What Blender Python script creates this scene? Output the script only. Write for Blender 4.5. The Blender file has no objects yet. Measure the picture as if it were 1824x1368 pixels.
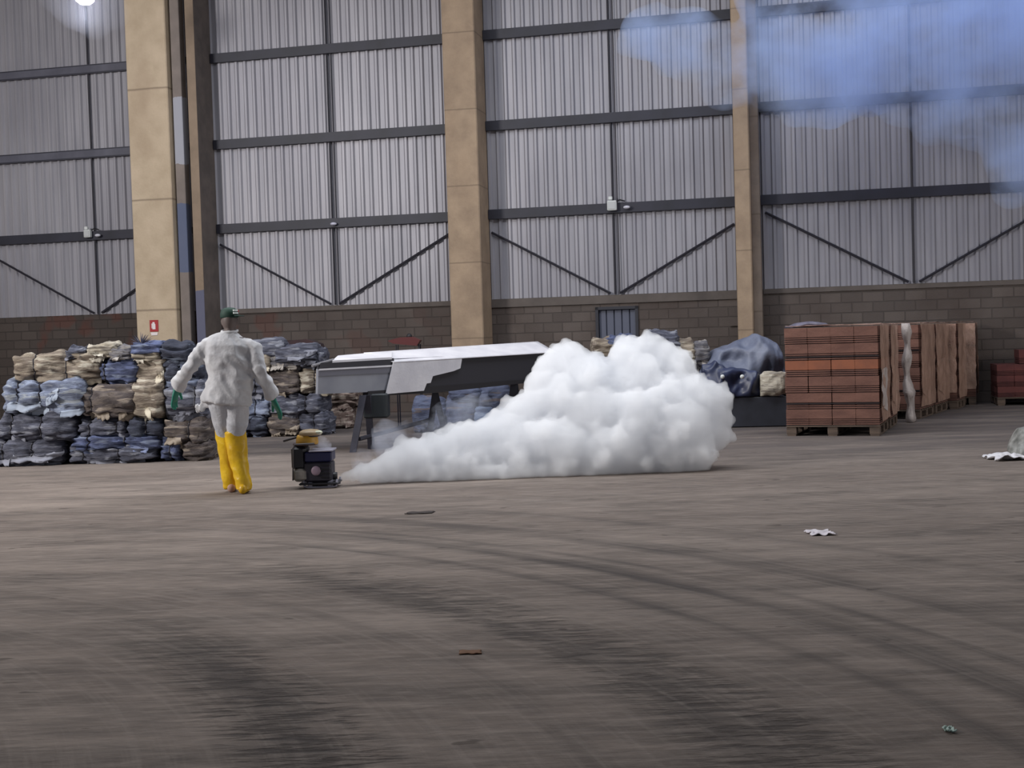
import bpy, math, random
import numpy as np
from mathutils import Vector, Matrix, noise
R0 = random.Random(7)
C = bpy.context.scene
COL = C.collection
# ------------------------------------------------------------------ camera, light, exposure
F, PITCH, ROLL, HCAM = 2300.0, 0.03522, 0.03067, 1.5
cam_d = bpy.data.cameras.new('camera'); cam = bpy.data.objects.new('camera', cam_d); COL.objects.link(cam)
cam_d.sensor_width = 36; cam_d.lens = F / 1824 * 36; cam_d.clip_end = 200
cam.matrix_world = Matrix.Translation((0, 0, HCAM)) @ Matrix.Rotation(math.pi / 2 - PITCH, 4, 'X') @ Matrix.Rotation(-ROLL, 4, 'Z')
C.camera = cam
C.view_settings.view_transform = 'Standard'; C.view_settings.look = 'None'
C.view_settings.gamma = 1; C.view_settings.exposure = 0.0
C.cycles.volume_bounces = 24; C.cycles.max_bounces = 26; C.cycles.diffuse_bounces = 4
C.cycles.volume_step_rate = 2.0; C.cycles.volume_preview_step_rate = 2.0; C.cycles.volume_max_steps = 128
world = bpy.data.worlds.new('World'); C.world = world; world.use_nodes = True
world.node_tree.nodes['Background'].inputs[0].default_value = (0.78, 0.86, 1.0, 1)
world.node_tree.nodes['Background'].inputs[1].default_value = 0.36

def area(name, loc, target, sx, sy, power, col):
    l = bpy.data.lights.new(name, 'AREA'); l.shape = 'RECTANGLE'; l.size = sx; l.size_y = sy; l.energy = power; l.color = col
    o = bpy.data.objects.new(name, l); COL.objects.link(o); o.location = loc
    o.rotation_euler = (Vector(target) - Vector(loc)).to_track_quat('-Z', 'Y').to_euler()
    return o
area('unseen_side_light', (-15, 9, 7.5), (-1, 26, 2.6), 2.6, 3, 2100, (1.0, 0.96, 0.93))  # unseen key from the left, placed to cast the column shadows
area('added_overhead_light', (-1, 15.5, 10.3), (-1, 15.5, 0), 16, 3, 1350, (0.92, 0.95, 1.0))  # added overhead light for the middle of the hall
area('unseen_side_light', (17, 11, 4.5), (6, 21, 1), 5, 3.5, 520, (1.0, .95, .9))  # unseen fill from the right, added to brighten the pallet sides
area('added_overhead_light', (3, 21, 10.3), (3, 22, 0), 16, 2, 300, (0.85, 0.9, 1.0))  # second added overhead light, nearer the back wall

# ------------------------------------------------------------------ coordinates
def at(px, py, Y):                       # point on the photo's line of sight at depth Y
    a, b = px - 912, py - 684
    x = a * math.cos(ROLL) - b * math.sin(ROLL); y = a * math.sin(ROLL) + b * math.cos(ROLL)
    dx, du = x / F, -y / F
    dy = math.cos(PITCH) + du * math.sin(PITCH); dz = -math.sin(PITCH) + du * math.cos(PITCH)
    return Vector((dx / dy * Y, Y, HCAM + dz / dy * Y))
WA, WD = 0.22835, 27.0
E1 = Vector((math.cos(WA), -math.sin(WA), 0)); E2 = Vector((math.sin(WA), math.cos(WA), 0))
def W(s, off, z):                        # along the wall, metres in front of it, height
    p = E1 * s + E2 * (WD * math.cos(WA) - off); p.z = z
    return p

# ------------------------------------------------------------------ materials
def newmat(name, col=(.5, .5, .5), rough=.8, metal=0.0):
    m = bpy.data.materials.new(name); m.use_nodes = True
    b = m.node_tree.nodes['Principled BSDF']
    b.inputs['Base Color'].default_value = (*col, 1); b.inputs['Roughness'].default_value = rough
    b.inputs['Metallic'].default_value = metal
    return m, m.node_tree, b
def N(nt, t, **kw):
    n = nt.nodes.new(t)
    for k, v in kw.items():
        if k in n.inputs: n.inputs[k].default_value = v
        else: setattr(n, k, v)
    return n
def mixc(nt, fac, a, b, mode='MIX'):
    n = nt.nodes.new('ShaderNodeMix'); n.data_type = 'RGBA'; n.blend_type = mode
    for i, v in ((0, fac), (6, a), (7, b)):
        if isinstance(v, bpy.types.NodeSocket): nt.links.new(v, n.inputs[i])
        elif i == 0: n.inputs[0].default_value = v
        else: n.inputs[i].default_value = (*v, 1)
    return n.outputs[2]
def ramp(nt, fac, stops):
    n = nt.nodes.new('ShaderNodeValToRGB'); e = n.color_ramp.elements
    while len(e) < len(stops): e.new(.5)
    for i, (p, v) in enumerate(stops):
        e[i].position = p
        e[i].color = (v, v, v, 1) if not hasattr(v, '__len__') else (*v, 1)
    nt.links.new(fac, n.inputs[0]); return n.outputs[0]
def coords(nt, scale=(1, 1, 1), kind='Object', rot=(0, 0, 0)):
    t = nt.nodes.new('ShaderNodeTexCoord'); m = nt.nodes.new('ShaderNodeMapping')
    m.inputs['Scale'].default_value = scale; m.inputs['Rotation'].default_value = rot
    nt.links.new(t.outputs[kind], m.inputs[0]); return m.outputs[0]
def tnoise(nt, vec, scale, detail=4, rough=.55):
    n = N(nt, 'ShaderNodeTexNoise'); n.inputs['Scale'].default_value = scale; n.inputs['Detail'].default_value = detail
    n.inputs['Roughness'].default_value = rough; nt.links.new(vec, n.inputs['Vector']); return n.outputs['Fac']
def bump(nt, b, h, dist=.01, strength=1):
    n = nt.nodes.new('ShaderNodeBump'); n.inputs['Distance'].default_value = dist; n.inputs['Strength'].default_value = strength
    nt.links.new(h, n.inputs['Height']); nt.links.new(n.outputs[0], b.inputs['Normal'])
def math_n(nt, op, a, b=None, clamp=False):
    n = nt.nodes.new('ShaderNodeMath'); n.operation = op; n.use_clamp = clamp
    for i, v in enumerate((a, b)):
        if v is None: continue
        if isinstance(v, bpy.types.NodeSocket): nt.links.new(v, n.inputs[i])
        else: n.inputs[i].default_value = v
    return n.outputs[0]
def lin(r, g, b):
    f = lambda c: (c / 255 / 12.92) if c / 255 <= .04045 else ((c / 255 + .055) / 1.055) ** 2.4
    return (f(r), f(g), f(b))
def mottled(name, c1, c2, scale=3, rough=.85, metal=0, stretch=(1, 1, 1), bd=0.0, lo=.35, hi=.65, bscale=None):
    m, nt, b = newmat(name, c1, rough, metal)
    v = coords(nt, stretch)
    f = ramp(nt, tnoise(nt, v, scale), [(lo, 0.0), (hi, 1.0)])
    nt.links.new(mixc(nt, f, c1, c2), b.inputs['Base Color'])
    if bd: bump(nt, b, tnoise(nt, v, bscale or scale * 6), bd)
    return m
def plain(name, c, rough=.6, metal=0.0): return newmat(name, c, rough, metal)[0]

# ------------------------------------------------------------------ mesh helpers
class MB:
    def __init__(s): s.v = []; s.f = []; s.mi = []
    def add(s, vs, fs, mi=0):
        o = len(s.v); s.v += [tuple(v) for v in vs]; s.f += [tuple(i + o for i in f) for f in fs]; s.mi += [mi] * len(fs); return s
    def box(s, c, size, M=None, mi=0, bev=0.0):
        hx, hy, hz = size[0] / 2, size[1] / 2, size[2] / 2
        c = Vector(c)
        if bev <= 0:
            vs = [Vector((x * hx, y * hy, z * hz)) for z in (-1, 1) for y in (-1, 1) for x in (-1, 1)]
            fs = [(0, 2, 3, 1), (4, 5, 7, 6), (0, 1, 5, 4), (2, 6, 7, 3), (0, 4, 6, 2), (1, 3, 7, 5)]
        else:                              # chamfered box: three nested rings
            vs = []; b = bev
            def ring(z, ix, iy, cut):
                return [Vector(p) for p in ((-ix + cut, -iy, z), (ix - cut, -iy, z), (ix, -iy + cut, z), (ix, iy - cut, z), (ix - cut, iy, z), (-ix + cut, iy, z), (-ix, iy - cut, z), (-ix, -iy + cut, z))]
            for z, ins in ((-hz, b), (-hz + b, 0), (hz - b, 0), (hz, b)): vs += ring(z, hx - ins, hy - ins, b)
            fs = [tuple(range(7, -1, -1)), tuple(range(24, 32))]
            for k in range(3):
                for i in range(8): j = (i + 1) % 8; fs.append((k * 8 + i, k * 8 + j, k * 8 + 8 + j, k * 8 + 8 + i))
        if M is not None: vs = [M @ v for v in vs]
        return s.add([v + c for v in vs], fs, mi)
    def prism(s, pts, d, mi=0):            # polygon pts (3D) extruded by vector d
        n = len(pts); P = [Vector(p) for p in pts]; d = Vector(d)
        return s.add(P + [p + d for p in P], [tuple(range(n - 1, -1, -1)), tuple(range(n, 2 * n))] + [(i, (i + 1) % n, n + (i + 1) % n, n + i) for i in range(n)], mi)
    def tube(s, pts, r, n=8, mi=0, closed=False):
        P = [Vector(p) for p in pts]; m = len(P); rr = r if hasattr(r, '__len__') else [r] * m
        vs = []; up = None
        for i, p in enumerate(P):
            t = (P[(i + 1) % m] - P[i - 1]) if closed else (P[min(i + 1, m - 1)] - P[max(i - 1, 0)])
            t.normalize()
            if up is None: up = t.orthogonal().normalized()
            a = (up - t * up.dot(t)).normalized(); up = a; b = t.cross(a)
            vs += [p + (a * math.cos(2 * math.pi * k / n) + b * math.sin(2 * math.pi * k / n)) * rr[i] for k in range(n)]
        fs = []
        for i in range(m if closed else m - 1):
            j = (i + 1) % m
            for k in range(n): l = (k + 1) % n; fs.append((i * n + k, i * n + l, j * n + l, j * n + k))
        if not closed: fs += [tuple(range(n - 1, -1, -1)), tuple(range((m - 1) * n, m * n))]
        return s.add(vs, fs, mi)
    def lathe(s, c, prof, n=20, M=None, mi=0):
        c = Vector(c); vs = []
        for r, z in prof:
            for k in range(n):
                v = Vector((r * math.cos(2 * math.pi * k / n), r * math.sin(2 * math.pi * k / n), z)); vs.append((M @ v if M else v) + c)
        m = len(prof); fs = [(i * n + k, i * n + (k + 1) % n, (i + 1) * n + (k + 1) % n, (i + 1) * n + k) for i in range(m - 1) for k in range(n)]
        fs += [tuple(range(n - 1, -1, -1)), tuple(range((m - 1) * n, m * n))]
        return s.add(vs, fs, mi)
    def loft(s, rings, n=24, mi=0, pw=1.0):   # ring = (centre, side vector, front vector), both scaled to the radii
        vs = []
        sg = lambda x: math.copysign(abs(x) ** pw, x)
        for c, a, b in rings:
            c, a, b = Vector(c), Vector(a), Vector(b)
            vs += [c + a * sg(math.cos(2 * math.pi * k / n)) + b * sg(math.sin(2 * math.pi * k / n)) for k in range(n)]
        m = len(rings); fs = [(i * n + k, i * n + (k + 1) % n, (i + 1) * n + (k + 1) % n, (i + 1) * n + k) for i in range(m - 1) for k in range(n)]
        fs += [tuple(range(n - 1, -1, -1)), tuple(range((m - 1) * n, m * n))]
        return s.add(vs, fs, mi)
    def ball(s, c, r, n=12, mi=0, M=None):
        rx = r if hasattr(r, '__len__') else (r, r, r)
        c = Vector(c); m = n // 2 + 2; vs = []
        for i in range(1, m):
            t = math.pi * i / m
            for k in range(n):
                v = Vector((rx[0] * math.sin(t) * math.cos(2 * math.pi * k / n), rx[1] * math.sin(t) * math.sin(2 * math.pi * k / n), rx[2] * math.cos(t)))
                vs.append((M @ v if M else v) + c)
        q = len(vs); z = Vector((0, 0, rx[2])); z = M @ z if M else z
        vs += [c + z, c - z]
        fs = [(i * n + k, (i + 1) * n + k, (i + 1) * n + (k + 1) % n, i * n + (k + 1) % n) for i in range(m - 2) for k in range(n)]
        fs += [(q, k, (k + 1) % n) for k in range(n)] + [(q + 1, (m - 2) * n + (k + 1) % n, (m - 2) * n + k) for k in range(n)]
        return s.add(vs, fs, mi)
    def mesh(s, name, mats, smooth=False, org=None):
        me = bpy.data.meshes.new(name); V = s.v
        if org is not None: V = [(x - org[0], y - org[1], z - org[2]) for x, y, z in V]
        me.from_pydata(V, [], s.f); me.polygons.foreach_set('material_index', s.mi)
        for m in (mats if isinstance(mats, (list, tuple)) else [mats]): me.materials.append(m)
        import bmesh
        bm = bmesh.new(); bm.from_mesh(me); bmesh.ops.recalc_face_normals(bm, faces=bm.faces); bm.to_mesh(me); bm.free()
        if smooth: me.polygons.foreach_set('use_smooth', [True] * len(me.polygons))
        me.update(); return me
    def build(s, name, mats, parent=None, smooth=False, org=None):
        """org: world point that becomes the object's origin (the root's location for parts)"""
        o = bpy.data.objects.new(name, s.mesh(name, mats, smooth, org)); COL.objects.link(o)
        if parent is not None: o.parent = parent
        elif org is not None: o.location = org
        return o
def tag(o, label=None, cat=None, group=None, kind=None):
    if label: o['label'] = label
    if cat: o['category'] = cat
    if group: o['group'] = group
    if kind: o['kind'] = kind
    return o
def thing(name, loc, label, cat, group=None, rz=0):
    o = bpy.data.objects.new(name, None); COL.objects.link(o); o.location = loc; o.rotation_euler = (0, 0, rz); o.empty_display_size = .1
    return tag(o, label, cat, group)
def bake(o):                              # apply an object's modifiers to its mesh
    dg = bpy.context.evaluated_depsgraph_get(); me = bpy.data.meshes.new_from_object(o.evaluated_get(dg))
    o.modifiers.clear(); o.data = me; return o
def remesh(o, size, smooth=True):
    m = o.modifiers.new('r', 'REMESH'); m.mode = 'VOXEL'; m.voxel_size = size; m.use_smooth_shade = smooth; return bake(o)
def displace(o, fn):                      # move vertices along their normals by fn(co)
    me = o.data; n = len(me.vertices); co = np.empty(n * 3); no = np.empty(n * 3)
    me.vertices.foreach_get('co', co); me.vertices.foreach_get('normal', no); co = co.reshape(-1, 3); no = no.reshape(-1, 3)
    d = np.array([fn(Vector(c)) for c in co]); co += no * d[:, None]
    me.vertices.foreach_set('co', co.ravel()); me.update()
    me.polygons.foreach_set('use_smooth', [True] * len(me.polygons)); return o
RW = Matrix.Rotation(-WA, 4, 'Z')

# ------------------------------------------------------------------ surfaces
def floor_mat():
    m, nt, b = newmat('worn_dirty_concrete', rough=.95)
    v = coords(nt, (1, 1, 1)); L = nt.links
    b.inputs['Specular IOR Level'].default_value = .25
    vx = coords(nt, (.28, 1.1, 1))
    base = mixc(nt, ramp(nt, tnoise(nt, vx, .55, 6), [(.35, 0), (.68, 1)]), lin(141, 129, 120), lin(108, 97, 90))
    base = mixc(nt, ramp(nt, tnoise(nt, vx, 2.6, 8, .65), [(.40, 0), (.72, .85)]), base, lin(76, 69, 65))
    base = mixc(nt, ramp(nt, tnoise(nt, coords(nt, (.5, 2.2, 1)), 7, 6, .6), [(.45, 0), (.8, .6)]), base, lin(158, 146, 137))
    # wheel tracks: rings about a turning centre
    vm = nt.nodes.new('ShaderNodeVectorMath'); vm.operation = 'SUBTRACT'; L.new(v, vm.inputs[0]); vm.inputs[1].default_value = (-6, 3, 0)
    warp = nt.nodes.new('ShaderNodeVectorMath'); warp.operation = 'LENGTH'; L.new(vm.outputs[0], warp.inputs[0])
    r = warp.outputs['Value']
    sep = nt.nodes.new('ShaderNodeSeparateXYZ'); L.new(vm.outputs[0], sep.inputs[0])
    ang = math_n(nt, 'ARCTAN2', sep.outputs[1], sep.outputs[0])
    comb = nt.nodes.new('ShaderNodeCombineXYZ'); L.new(r, comb.inputs[0]); L.new(math_n(nt, 'MULTIPLY', ang, 1.6), comb.inputs[1])
    wob = math_n(nt, 'MULTIPLY', math_n(nt, 'SUBTRACT', tnoise(nt, comb.outputs[0], .9, 2), .5), .34)
    r2 = math_n(nt, 'ADD', r, wob)
    t = math_n(nt, 'DIVIDE', math_n(nt, 'SUBTRACT', r2, 5), 6)
    bands = [(5.2, 0), (5.42, .8), (5.62, .5), (5.72, 0), (6.3, 0), (6.4, .35), (6.5, 0), (6.85, 0), (6.98, .55), (7.15, .35), (7.25, 0), (7.82, 0), (7.9, .8), (7.99, 0), (8.2, 0), (8.3, 1), (8.42, .6), (8.52, 0), (8.6, .7), (8.67, 0), (9.0, 0), (9.16, .85), (9.32, .6), (9.42, 0), (9.9, 0), (10.05, .55), (10.2, 0), (10.8, .1)]
    tr = ramp(nt, t, [((a - 5) / 6, w) for a, w in bands])
    st = tnoise(nt, comb.outputs[0], 3.2, 4)
    sx_ = nt.nodes.new('ShaderNodeSeparateXYZ'); L.new(v, sx_.inputs[0])
    lf_ = N(nt, 'ShaderNodeMapRange'); L.new(sx_.outputs[0], lf_.inputs[0]); lf_.inputs[1].default_value = -2.5; lf_.inputs[2].default_value = -1.1; lf_.inputs[3].default_value = .15; lf_.inputs[4].default_value = 1
    tr = math_n(nt, 'MULTIPLY', tr, lf_.outputs[0])
    tr = math_n(nt, 'MULTIPLY', tr, ramp(nt, st, [(.34, .25), (.6, 1)]))
    base = mixc(nt, math_n(nt, 'MULTIPLY', tr, .8), base, lin(54, 50, 50))
    comb2 = nt.nodes.new('ShaderNodeCombineXYZ'); L.new(math_n(nt, 'MULTIPLY', r, 14), comb2.inputs[0]); L.new(math_n(nt, 'MULTIPLY', ang, 3), comb2.inputs[1])
    fine = ramp(nt, tnoise(nt, comb2.outputs[0], 1.6, 3), [(.5, 0), (.72, .35)])
    base = mixc(nt, fine, base, lin(148, 138, 130))
    # tread blocks across two of the tracks
    rip = ramp(nt, tnoise(nt, coords(nt, (2.2, 9.5, 1), rot=(0, 0, -.3)), 1.9, 5, .6), [(.46, 0), (.62, 1)])
    zone = ramp(nt, t, [((5.1 - 5) / 6, 0), ((5.3 - 5) / 6, 1), ((5.75 - 5) / 6, 1), ((5.9 - 5) / 6, 0), ((6.7 - 5) / 6, 0), ((6.9 - 5) / 6, .8), ((7.3 - 5) / 6, .8), ((7.45 - 5) / 6, 0)])
    tread = math_n(nt, 'MULTIPLY', zone, rip)
    tread = math_n(nt, 'MULTIPLY', tread, lf_.outputs[0])
    base = mixc(nt, math_n(nt, 'MULTIPLY', tread, .85), base, lin(60, 54, 52))
    base = mixc(nt, math_n(nt, 'MULTIPLY', ramp(nt, tnoise(nt, coords(nt, (1.6, 7.5, 1), rot=(0, 0, -.1)), 3, 6, .65), [(.45, 0), (.66, 1)]), .35), base, lin(88, 82, 80))
    sg_ = nt.nodes.new('ShaderNodeSeparateXYZ'); L.new(v, sg_.inputs[0])
    far_ = N(nt, 'ShaderNodeMapRange'); L.new(math_n(nt, 'ADD', sg_.outputs[1], math_n(nt, 'MULTIPLY', sg_.outputs[0], .25)), far_.inputs[0]); far_.inputs[1].default_value = 14.5; far_.inputs[2].default_value = 18.5
    oil = math_n(nt, 'MULTIPLY', far_.outputs[0], ramp(nt, tnoise(nt, coords(nt, (.35, 1.2, 1)), 1.4, 6, .6), [(.38, .35), (.58, .85)]))
    base = mixc(nt, oil, base, lin(78, 72, 72))
    spots = ramp(nt, tnoise(nt, coords(nt, (1, 2, 1)), 3.3, 2), [(.70, 0), (.73, .55)])
    base = mixc(nt, spots, base, lin(60, 52, 48))
    L.new(base, b.inputs['Base Color'])
    h = math_n(nt, 'ADD', tnoise(nt, coords(nt, (.6, 1.6, 1)), 9, 8, .7), math_n(nt, 'MULTIPLY', tread, -.8))
    bump(nt, b, h, .02, .7)
    return m
def block_mat():
    m, nt, b = newmat('bare_concrete_blocks', rough=.95)
    L = nt.links
    t = nt.nodes.new('ShaderNodeTexCoord'); sp = nt.nodes.new('ShaderNodeSeparateXYZ'); L.new(t.outputs['Object'], sp.inputs[0])
    cb = nt.nodes.new('ShaderNodeCombineXYZ'); L.new(sp.outputs[0], cb.inputs[0]); L.new(sp.outputs[2], cb.inputs[1])
    br = nt.nodes.new('ShaderNodeTexBrick'); L.new(cb.outputs[0], br.inputs[0])
    br.inputs['Scale'].default_value = 1; br.inputs['Brick Width'].default_value = .4; br.inputs['Row Height'].default_value = .2
    br.inputs['Mortar Size'].default_value = .012; br.inputs['Mortar Smooth'].default_value = .4
    br.inputs['Color1'].default_value = (*lin(98, 89, 84), 1); br.inputs['Color2'].default_value = (*lin(82, 74, 70), 1)
    br.inputs['Mortar'].default_value = (*lin(80, 73, 69), 1)
    c = mixc(nt, ramp(nt, tnoise(nt, cb.outputs[0], .8, 5), [(.4, 0), (.7, .6)]), br.outputs[0], lin(66, 55, 50))
    # rusty red stained blocks toward the left of the wall
    left = N(nt, 'ShaderNodeMapRange'); L.new(sp.outputs[0], left.inputs[0])
    left.inputs[1].default_value = -6.6; left.inputs[2].default_value = -13.5; left.inputs[3].default_value = 0; left.inputs[4].default_value = .8
    c = mixc(nt, left.outputs[0], c, mixc(nt, .5, br.outputs[0], lin(74, 52, 44), 'MULTIPLY'))
    c = mixc(nt, math_n(nt, 'MULTIPLY', ramp(nt, tnoise(nt, cb.outputs[0], 1.1, 2), [(.56, 0), (.62, .6)]), left.outputs[0]), c, lin(92, 50, 40))
    L.new(c, b.inputs['Base Color'])
    bump(nt, b, math_n(nt, 'ADD', math_n(nt, 'MULTIPLY', br.outputs[1], -1.2), math_n(nt, 'MULTIPLY', tnoise(nt, cb.outputs[0], 30), .5)), .012)
    return m
def sheet_mat():
    m, nt, b = newmat('galvanised_sheet', rough=.5, metal=.25)
    c = mixc(nt, ramp(nt, tnoise(nt, coords(nt, (3, 3, .25)), 1.6, 5), [(.35, 0), (.7, 1)]), lin(156, 154, 160), lin(138, 137, 144))
    c = mixc(nt, ramp(nt, tnoise(nt, coords(nt, (1, 1, .5)), .5, 3), [(.45, 0), (.7, .5)]), c, lin(124, 122, 130))
    nt.links.new(c, b.inputs['Base Color']); return m
def concrete_mat(name, c1, c2, seam=1.55):
    m, nt, b = newmat(name, rough=.9)
    v = coords(nt)
    c = mixc(nt, ramp(nt, tnoise(nt, v, 2.2, 8, .6), [(.35, 0), (.68, 1)]), c1, c2)
    c = mixc(nt, ramp(nt, tnoise(nt, coords(nt, (1, 1, .6)), .9, 2), [(.55, 0), (.75, .35)]), c, lin(140, 118, 96))
    sp = nt.nodes.new('ShaderNodeSeparateXYZ'); nt.links.new(v, sp.inputs[0])
    z = math_n(nt, 'FRACT', math_n(nt, 'DIVIDE', math_n(nt, 'ADD', sp.outputs[2], math_n(nt, 'MULTIPLY', tnoise(nt, v, 1.2), .04)), seam))
    line = ramp(nt, z, [(0, .7), (.012, 0), (.985, 0), (1, .7)])
    c = mixc(nt, line, c, lin(105, 90, 76))
    nt.links.new(c, b.inputs['Base Color'])
    bump(nt, b, tnoise(nt, v, 18), .006); return m
M = {}
M['floor'] = floor_mat(); M['block'] = block_mat(); M['sheet'] = sheet_mat()
M['cream'] = concrete_mat('cream_concrete', lin(192, 174, 150), lin(176, 158, 134), 2.37)
M['tan'] = concrete_mat('tan_concrete', lin(164, 143, 120), lin(140, 121, 102), 1.55)
M['shadedcon'] = concrete_mat('shaded_tan_concrete', lin(140, 126, 114), lin(118, 106, 97), 1.9)  # darker copy of the tan concrete, shade put into the colour
M['steel'] = mottled('dark_navy_steel', lin(26, 26, 38), lin(36, 36, 50), 2, .55)
M['steelgrey'] = mottled('worn_grey_steel', lin(88, 88, 100), lin(74, 74, 86), 2, .5)
M['rod'] = plain('dark_rod_steel', lin(30, 28, 38), .6)
M['white'] = plain('white_plastic', lin(205, 208, 206), .5)
M['black'] = plain('black_rubber', lin(22, 21, 26), .6)

# ------------------------------------------------------------------ the building shell
tag(MB().add([(-40, -12, 0), (40, -12, 0), (40, 40, 0), (-40, 40, 0)], [(0, 1, 2, 3)]).build('floor', M['floor']), kind='structure')
tag(MB().box((0, 12, 10.7), (60, 52, .1)).build('ceiling', plain('roof_sheet', lin(120, 120, 125), .7)), kind='structure')
def wallobj(mb, name, mat, kind='structure', **k):
    o = mb.build(name, mat); o.location = W(0, 0, 0); o.rotation_euler = (0, 0, -WA); return tag(o, kind=kind, **k)
# block wall with an opening for the door (local x = s, local -y = toward the camera)
DL, DR, DH = -4.3, -3.42, 2.09
mb = MB()
for x0, x1, z0, z1 in ((-30, DL, 0, 2.33), (DR, 22, 0, 2.33), (DL, DR, DH, 2.33)):
    mb.box(((x0 + x1) / 2, .09, (z0 + z1) / 2), (x1 - x0, .2, z1 - z0))
for k in range(9): mb.box((-1.36 - (.1 if k % 2 else .02), -.03, .2 + .2 * k + .1), (.22 if k % 2 else .1, .06, .17))
wallobj(mb, 'wall_back', M['block'])
mb = MB().box((-3.94, -.025, 2.24), (5.1, .05, .17)).box((-9.9, -.02, 2.28), (5.4, .04, .1)).box((2.1, -.02, 2.28), (6, .04, .09))
wallobj(mb, 'trim_1', mottled('ring_beam_concrete', lin(96, 88, 83), lin(82, 75, 71), 2))
# trapezoidal sheeting: real ribs
def sheeting(x0, x1, z0, z1, pitch=.2):
    vs, fs = [], []; n = int((x1 - x0) / pitch); xs = []
    for i in range(n):
        x = x0 + i * pitch; xs += [(x, 0), (x + .095, 0), (x + .125, -.04), (x + .17, -.04)]
    xs.append((x0 + n * pitch, 0))
    for (x, y) in xs: vs += [(x, y, z0), (x, y, z1)]
    for i in range(len(xs) - 1): fs.append((2 * i, 2 * i + 2, 2 * i + 3, 2 * i + 1))
    return vs, fs
vs, fs = sheeting(-30, 22, 2.33, 10.65)
o = wallobj(MB().add(vs, fs), 'wall_back_sheeting', M['sheet']); 
o['label'] = 'ribbed grey metal sheeting above the block wall'
# door
mb = MB()
for x in np.arange(DL + .07, DR - .06, .16): mb.box((x + .065, .05, DH / 2 + .01), (.14, .03, DH - .06), bev=.006)
mb.box(((DL + DR) / 2, .085, DH / 2), (DR - DL - .02, .02, DH - .02))
d = wallobj(mb, 'door_1', plain('blue_grey_door', lin(84, 88, 104), .5), label='blue grey ribbed metal door in the block wall')
mb = MB().box((DL + .03, 0, DH / 2), (.06, .1, DH)).box((DR - .03, 0, DH / 2), (.06, .1, DH)).box(((DL + DR) / 2, 0, DH - .03), (DR - DL, .1, .06))
f = mb.build('door_frame', plain('dark_frame', lin(40, 40, 48), .6), d)
MB().box((DR - .14, -.02, 1.0), (.05, .06, .16), bev=.01).build('door_handle', M['steel'], d)

# columns ---------------------------------------------------------
HT = 10.65
def column(s0, s1, off0, off1, mat, name, label, bev=.02, z0=0.0):
    o = MB().box(((s0 + s1) / 2, -(off0 + off1) / 2, (HT + z0) / 2), (s1 - s0, off1 - off0, HT - z0), bev=bev).build(name, mat)
    o.location = W(0, 0, 0); o.rotation_euler = (0, 0, -WA); return tag(o, label, 'column')
column(-14.22, -13.27, .62, .85, M['cream'], 'concrete_column', 'broad cream concrete column carrying the small red extinguisher sign')
def banded(name, base, bands):
    m, nt, b = newmat(name, rough=.85); v = coords(nt); sp = nt.nodes.new('ShaderNodeSeparateXYZ'); nt.links.new(v, sp.inputs[0])
    c = mixc(nt, ramp(nt, tnoise(nt, v, 3, 6), [(.35, 0), (.7, 1)]), base, tuple(x * .78 for x in base))
    for z0, z1, col in bands:
        zz = math_n(nt, 'ADD', sp.outputs[2], math_n(nt, 'MULTIPLY', tnoise(nt, v, 2.5), .25))
        k = math_n(nt, 'MULTIPLY', math_n(nt, 'GREATER_THAN', zz, z0), math_n(nt, 'LESS_THAN', zz, z1))
        c = mixc(nt, math_n(nt, 'MULTIPLY', k, .85), c, col)
    nt.links.new(c, b.inputs['Base Color']); return m
M['post'] = banded('streaked_post', lin(128, 118, 112), [(3.25, 4.75, lin(82, 94, 122)), (5.6, 7.0, lin(160, 162, 172))])
column(-13.225, -13.01, .5, .72, M['post'], 'steel_post', 'narrow grey post with a blue painted stretch beside the broad cream column', .01)
M['tanblue'] = banded('tan_concrete_blue_foot', lin(140, 122, 104), [(-1, 2.85, lin(84, 90, 116))])
M['shadedside'] = mottled('shaded_side_concrete', lin(112, 102, 96), lin(94, 86, 82), 2.5, .9)  # shade of the column's right side, put into its colour
o = MB().box((-12.73, -.4, HT / 2), (.2, .8, HT), bev=.006).build('concrete_column', [M['tanblue'], M['shadedside']])
o.data.polygons.foreach_set('material_index', [1 if f.normal.x > .9 else 0 for f in o.data.polygons])  # right-hand faces take the painted shade tone
o.location = W(0, 0, 0); o.rotation_euler = (0, 0, -WA); tag(o, 'slim tan concrete column with a blue painted foot behind the worker', 'column')
column(-7.17, -6.49, 0.02, .8, M['tan'], 'concrete_column', 'tan concrete column rising behind the covered table')
column(-19.2, -18.52, 0.02, .8, M['tan'], 'concrete_column', 'tan concrete column just beyond the left edge of the frame')
c3 = column(-1.38, -1.08, 0.02, .8, M['tan'], 'concrete_column', 'tan concrete column between metal door and brick pallets')
o = MB().box((-1.0, -.28, HT / 2), (.17, .5, HT), bev=.01).build('column_pilaster', M['shadedcon'], c3)  # pilaster painted in the column's shaded tone

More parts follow.
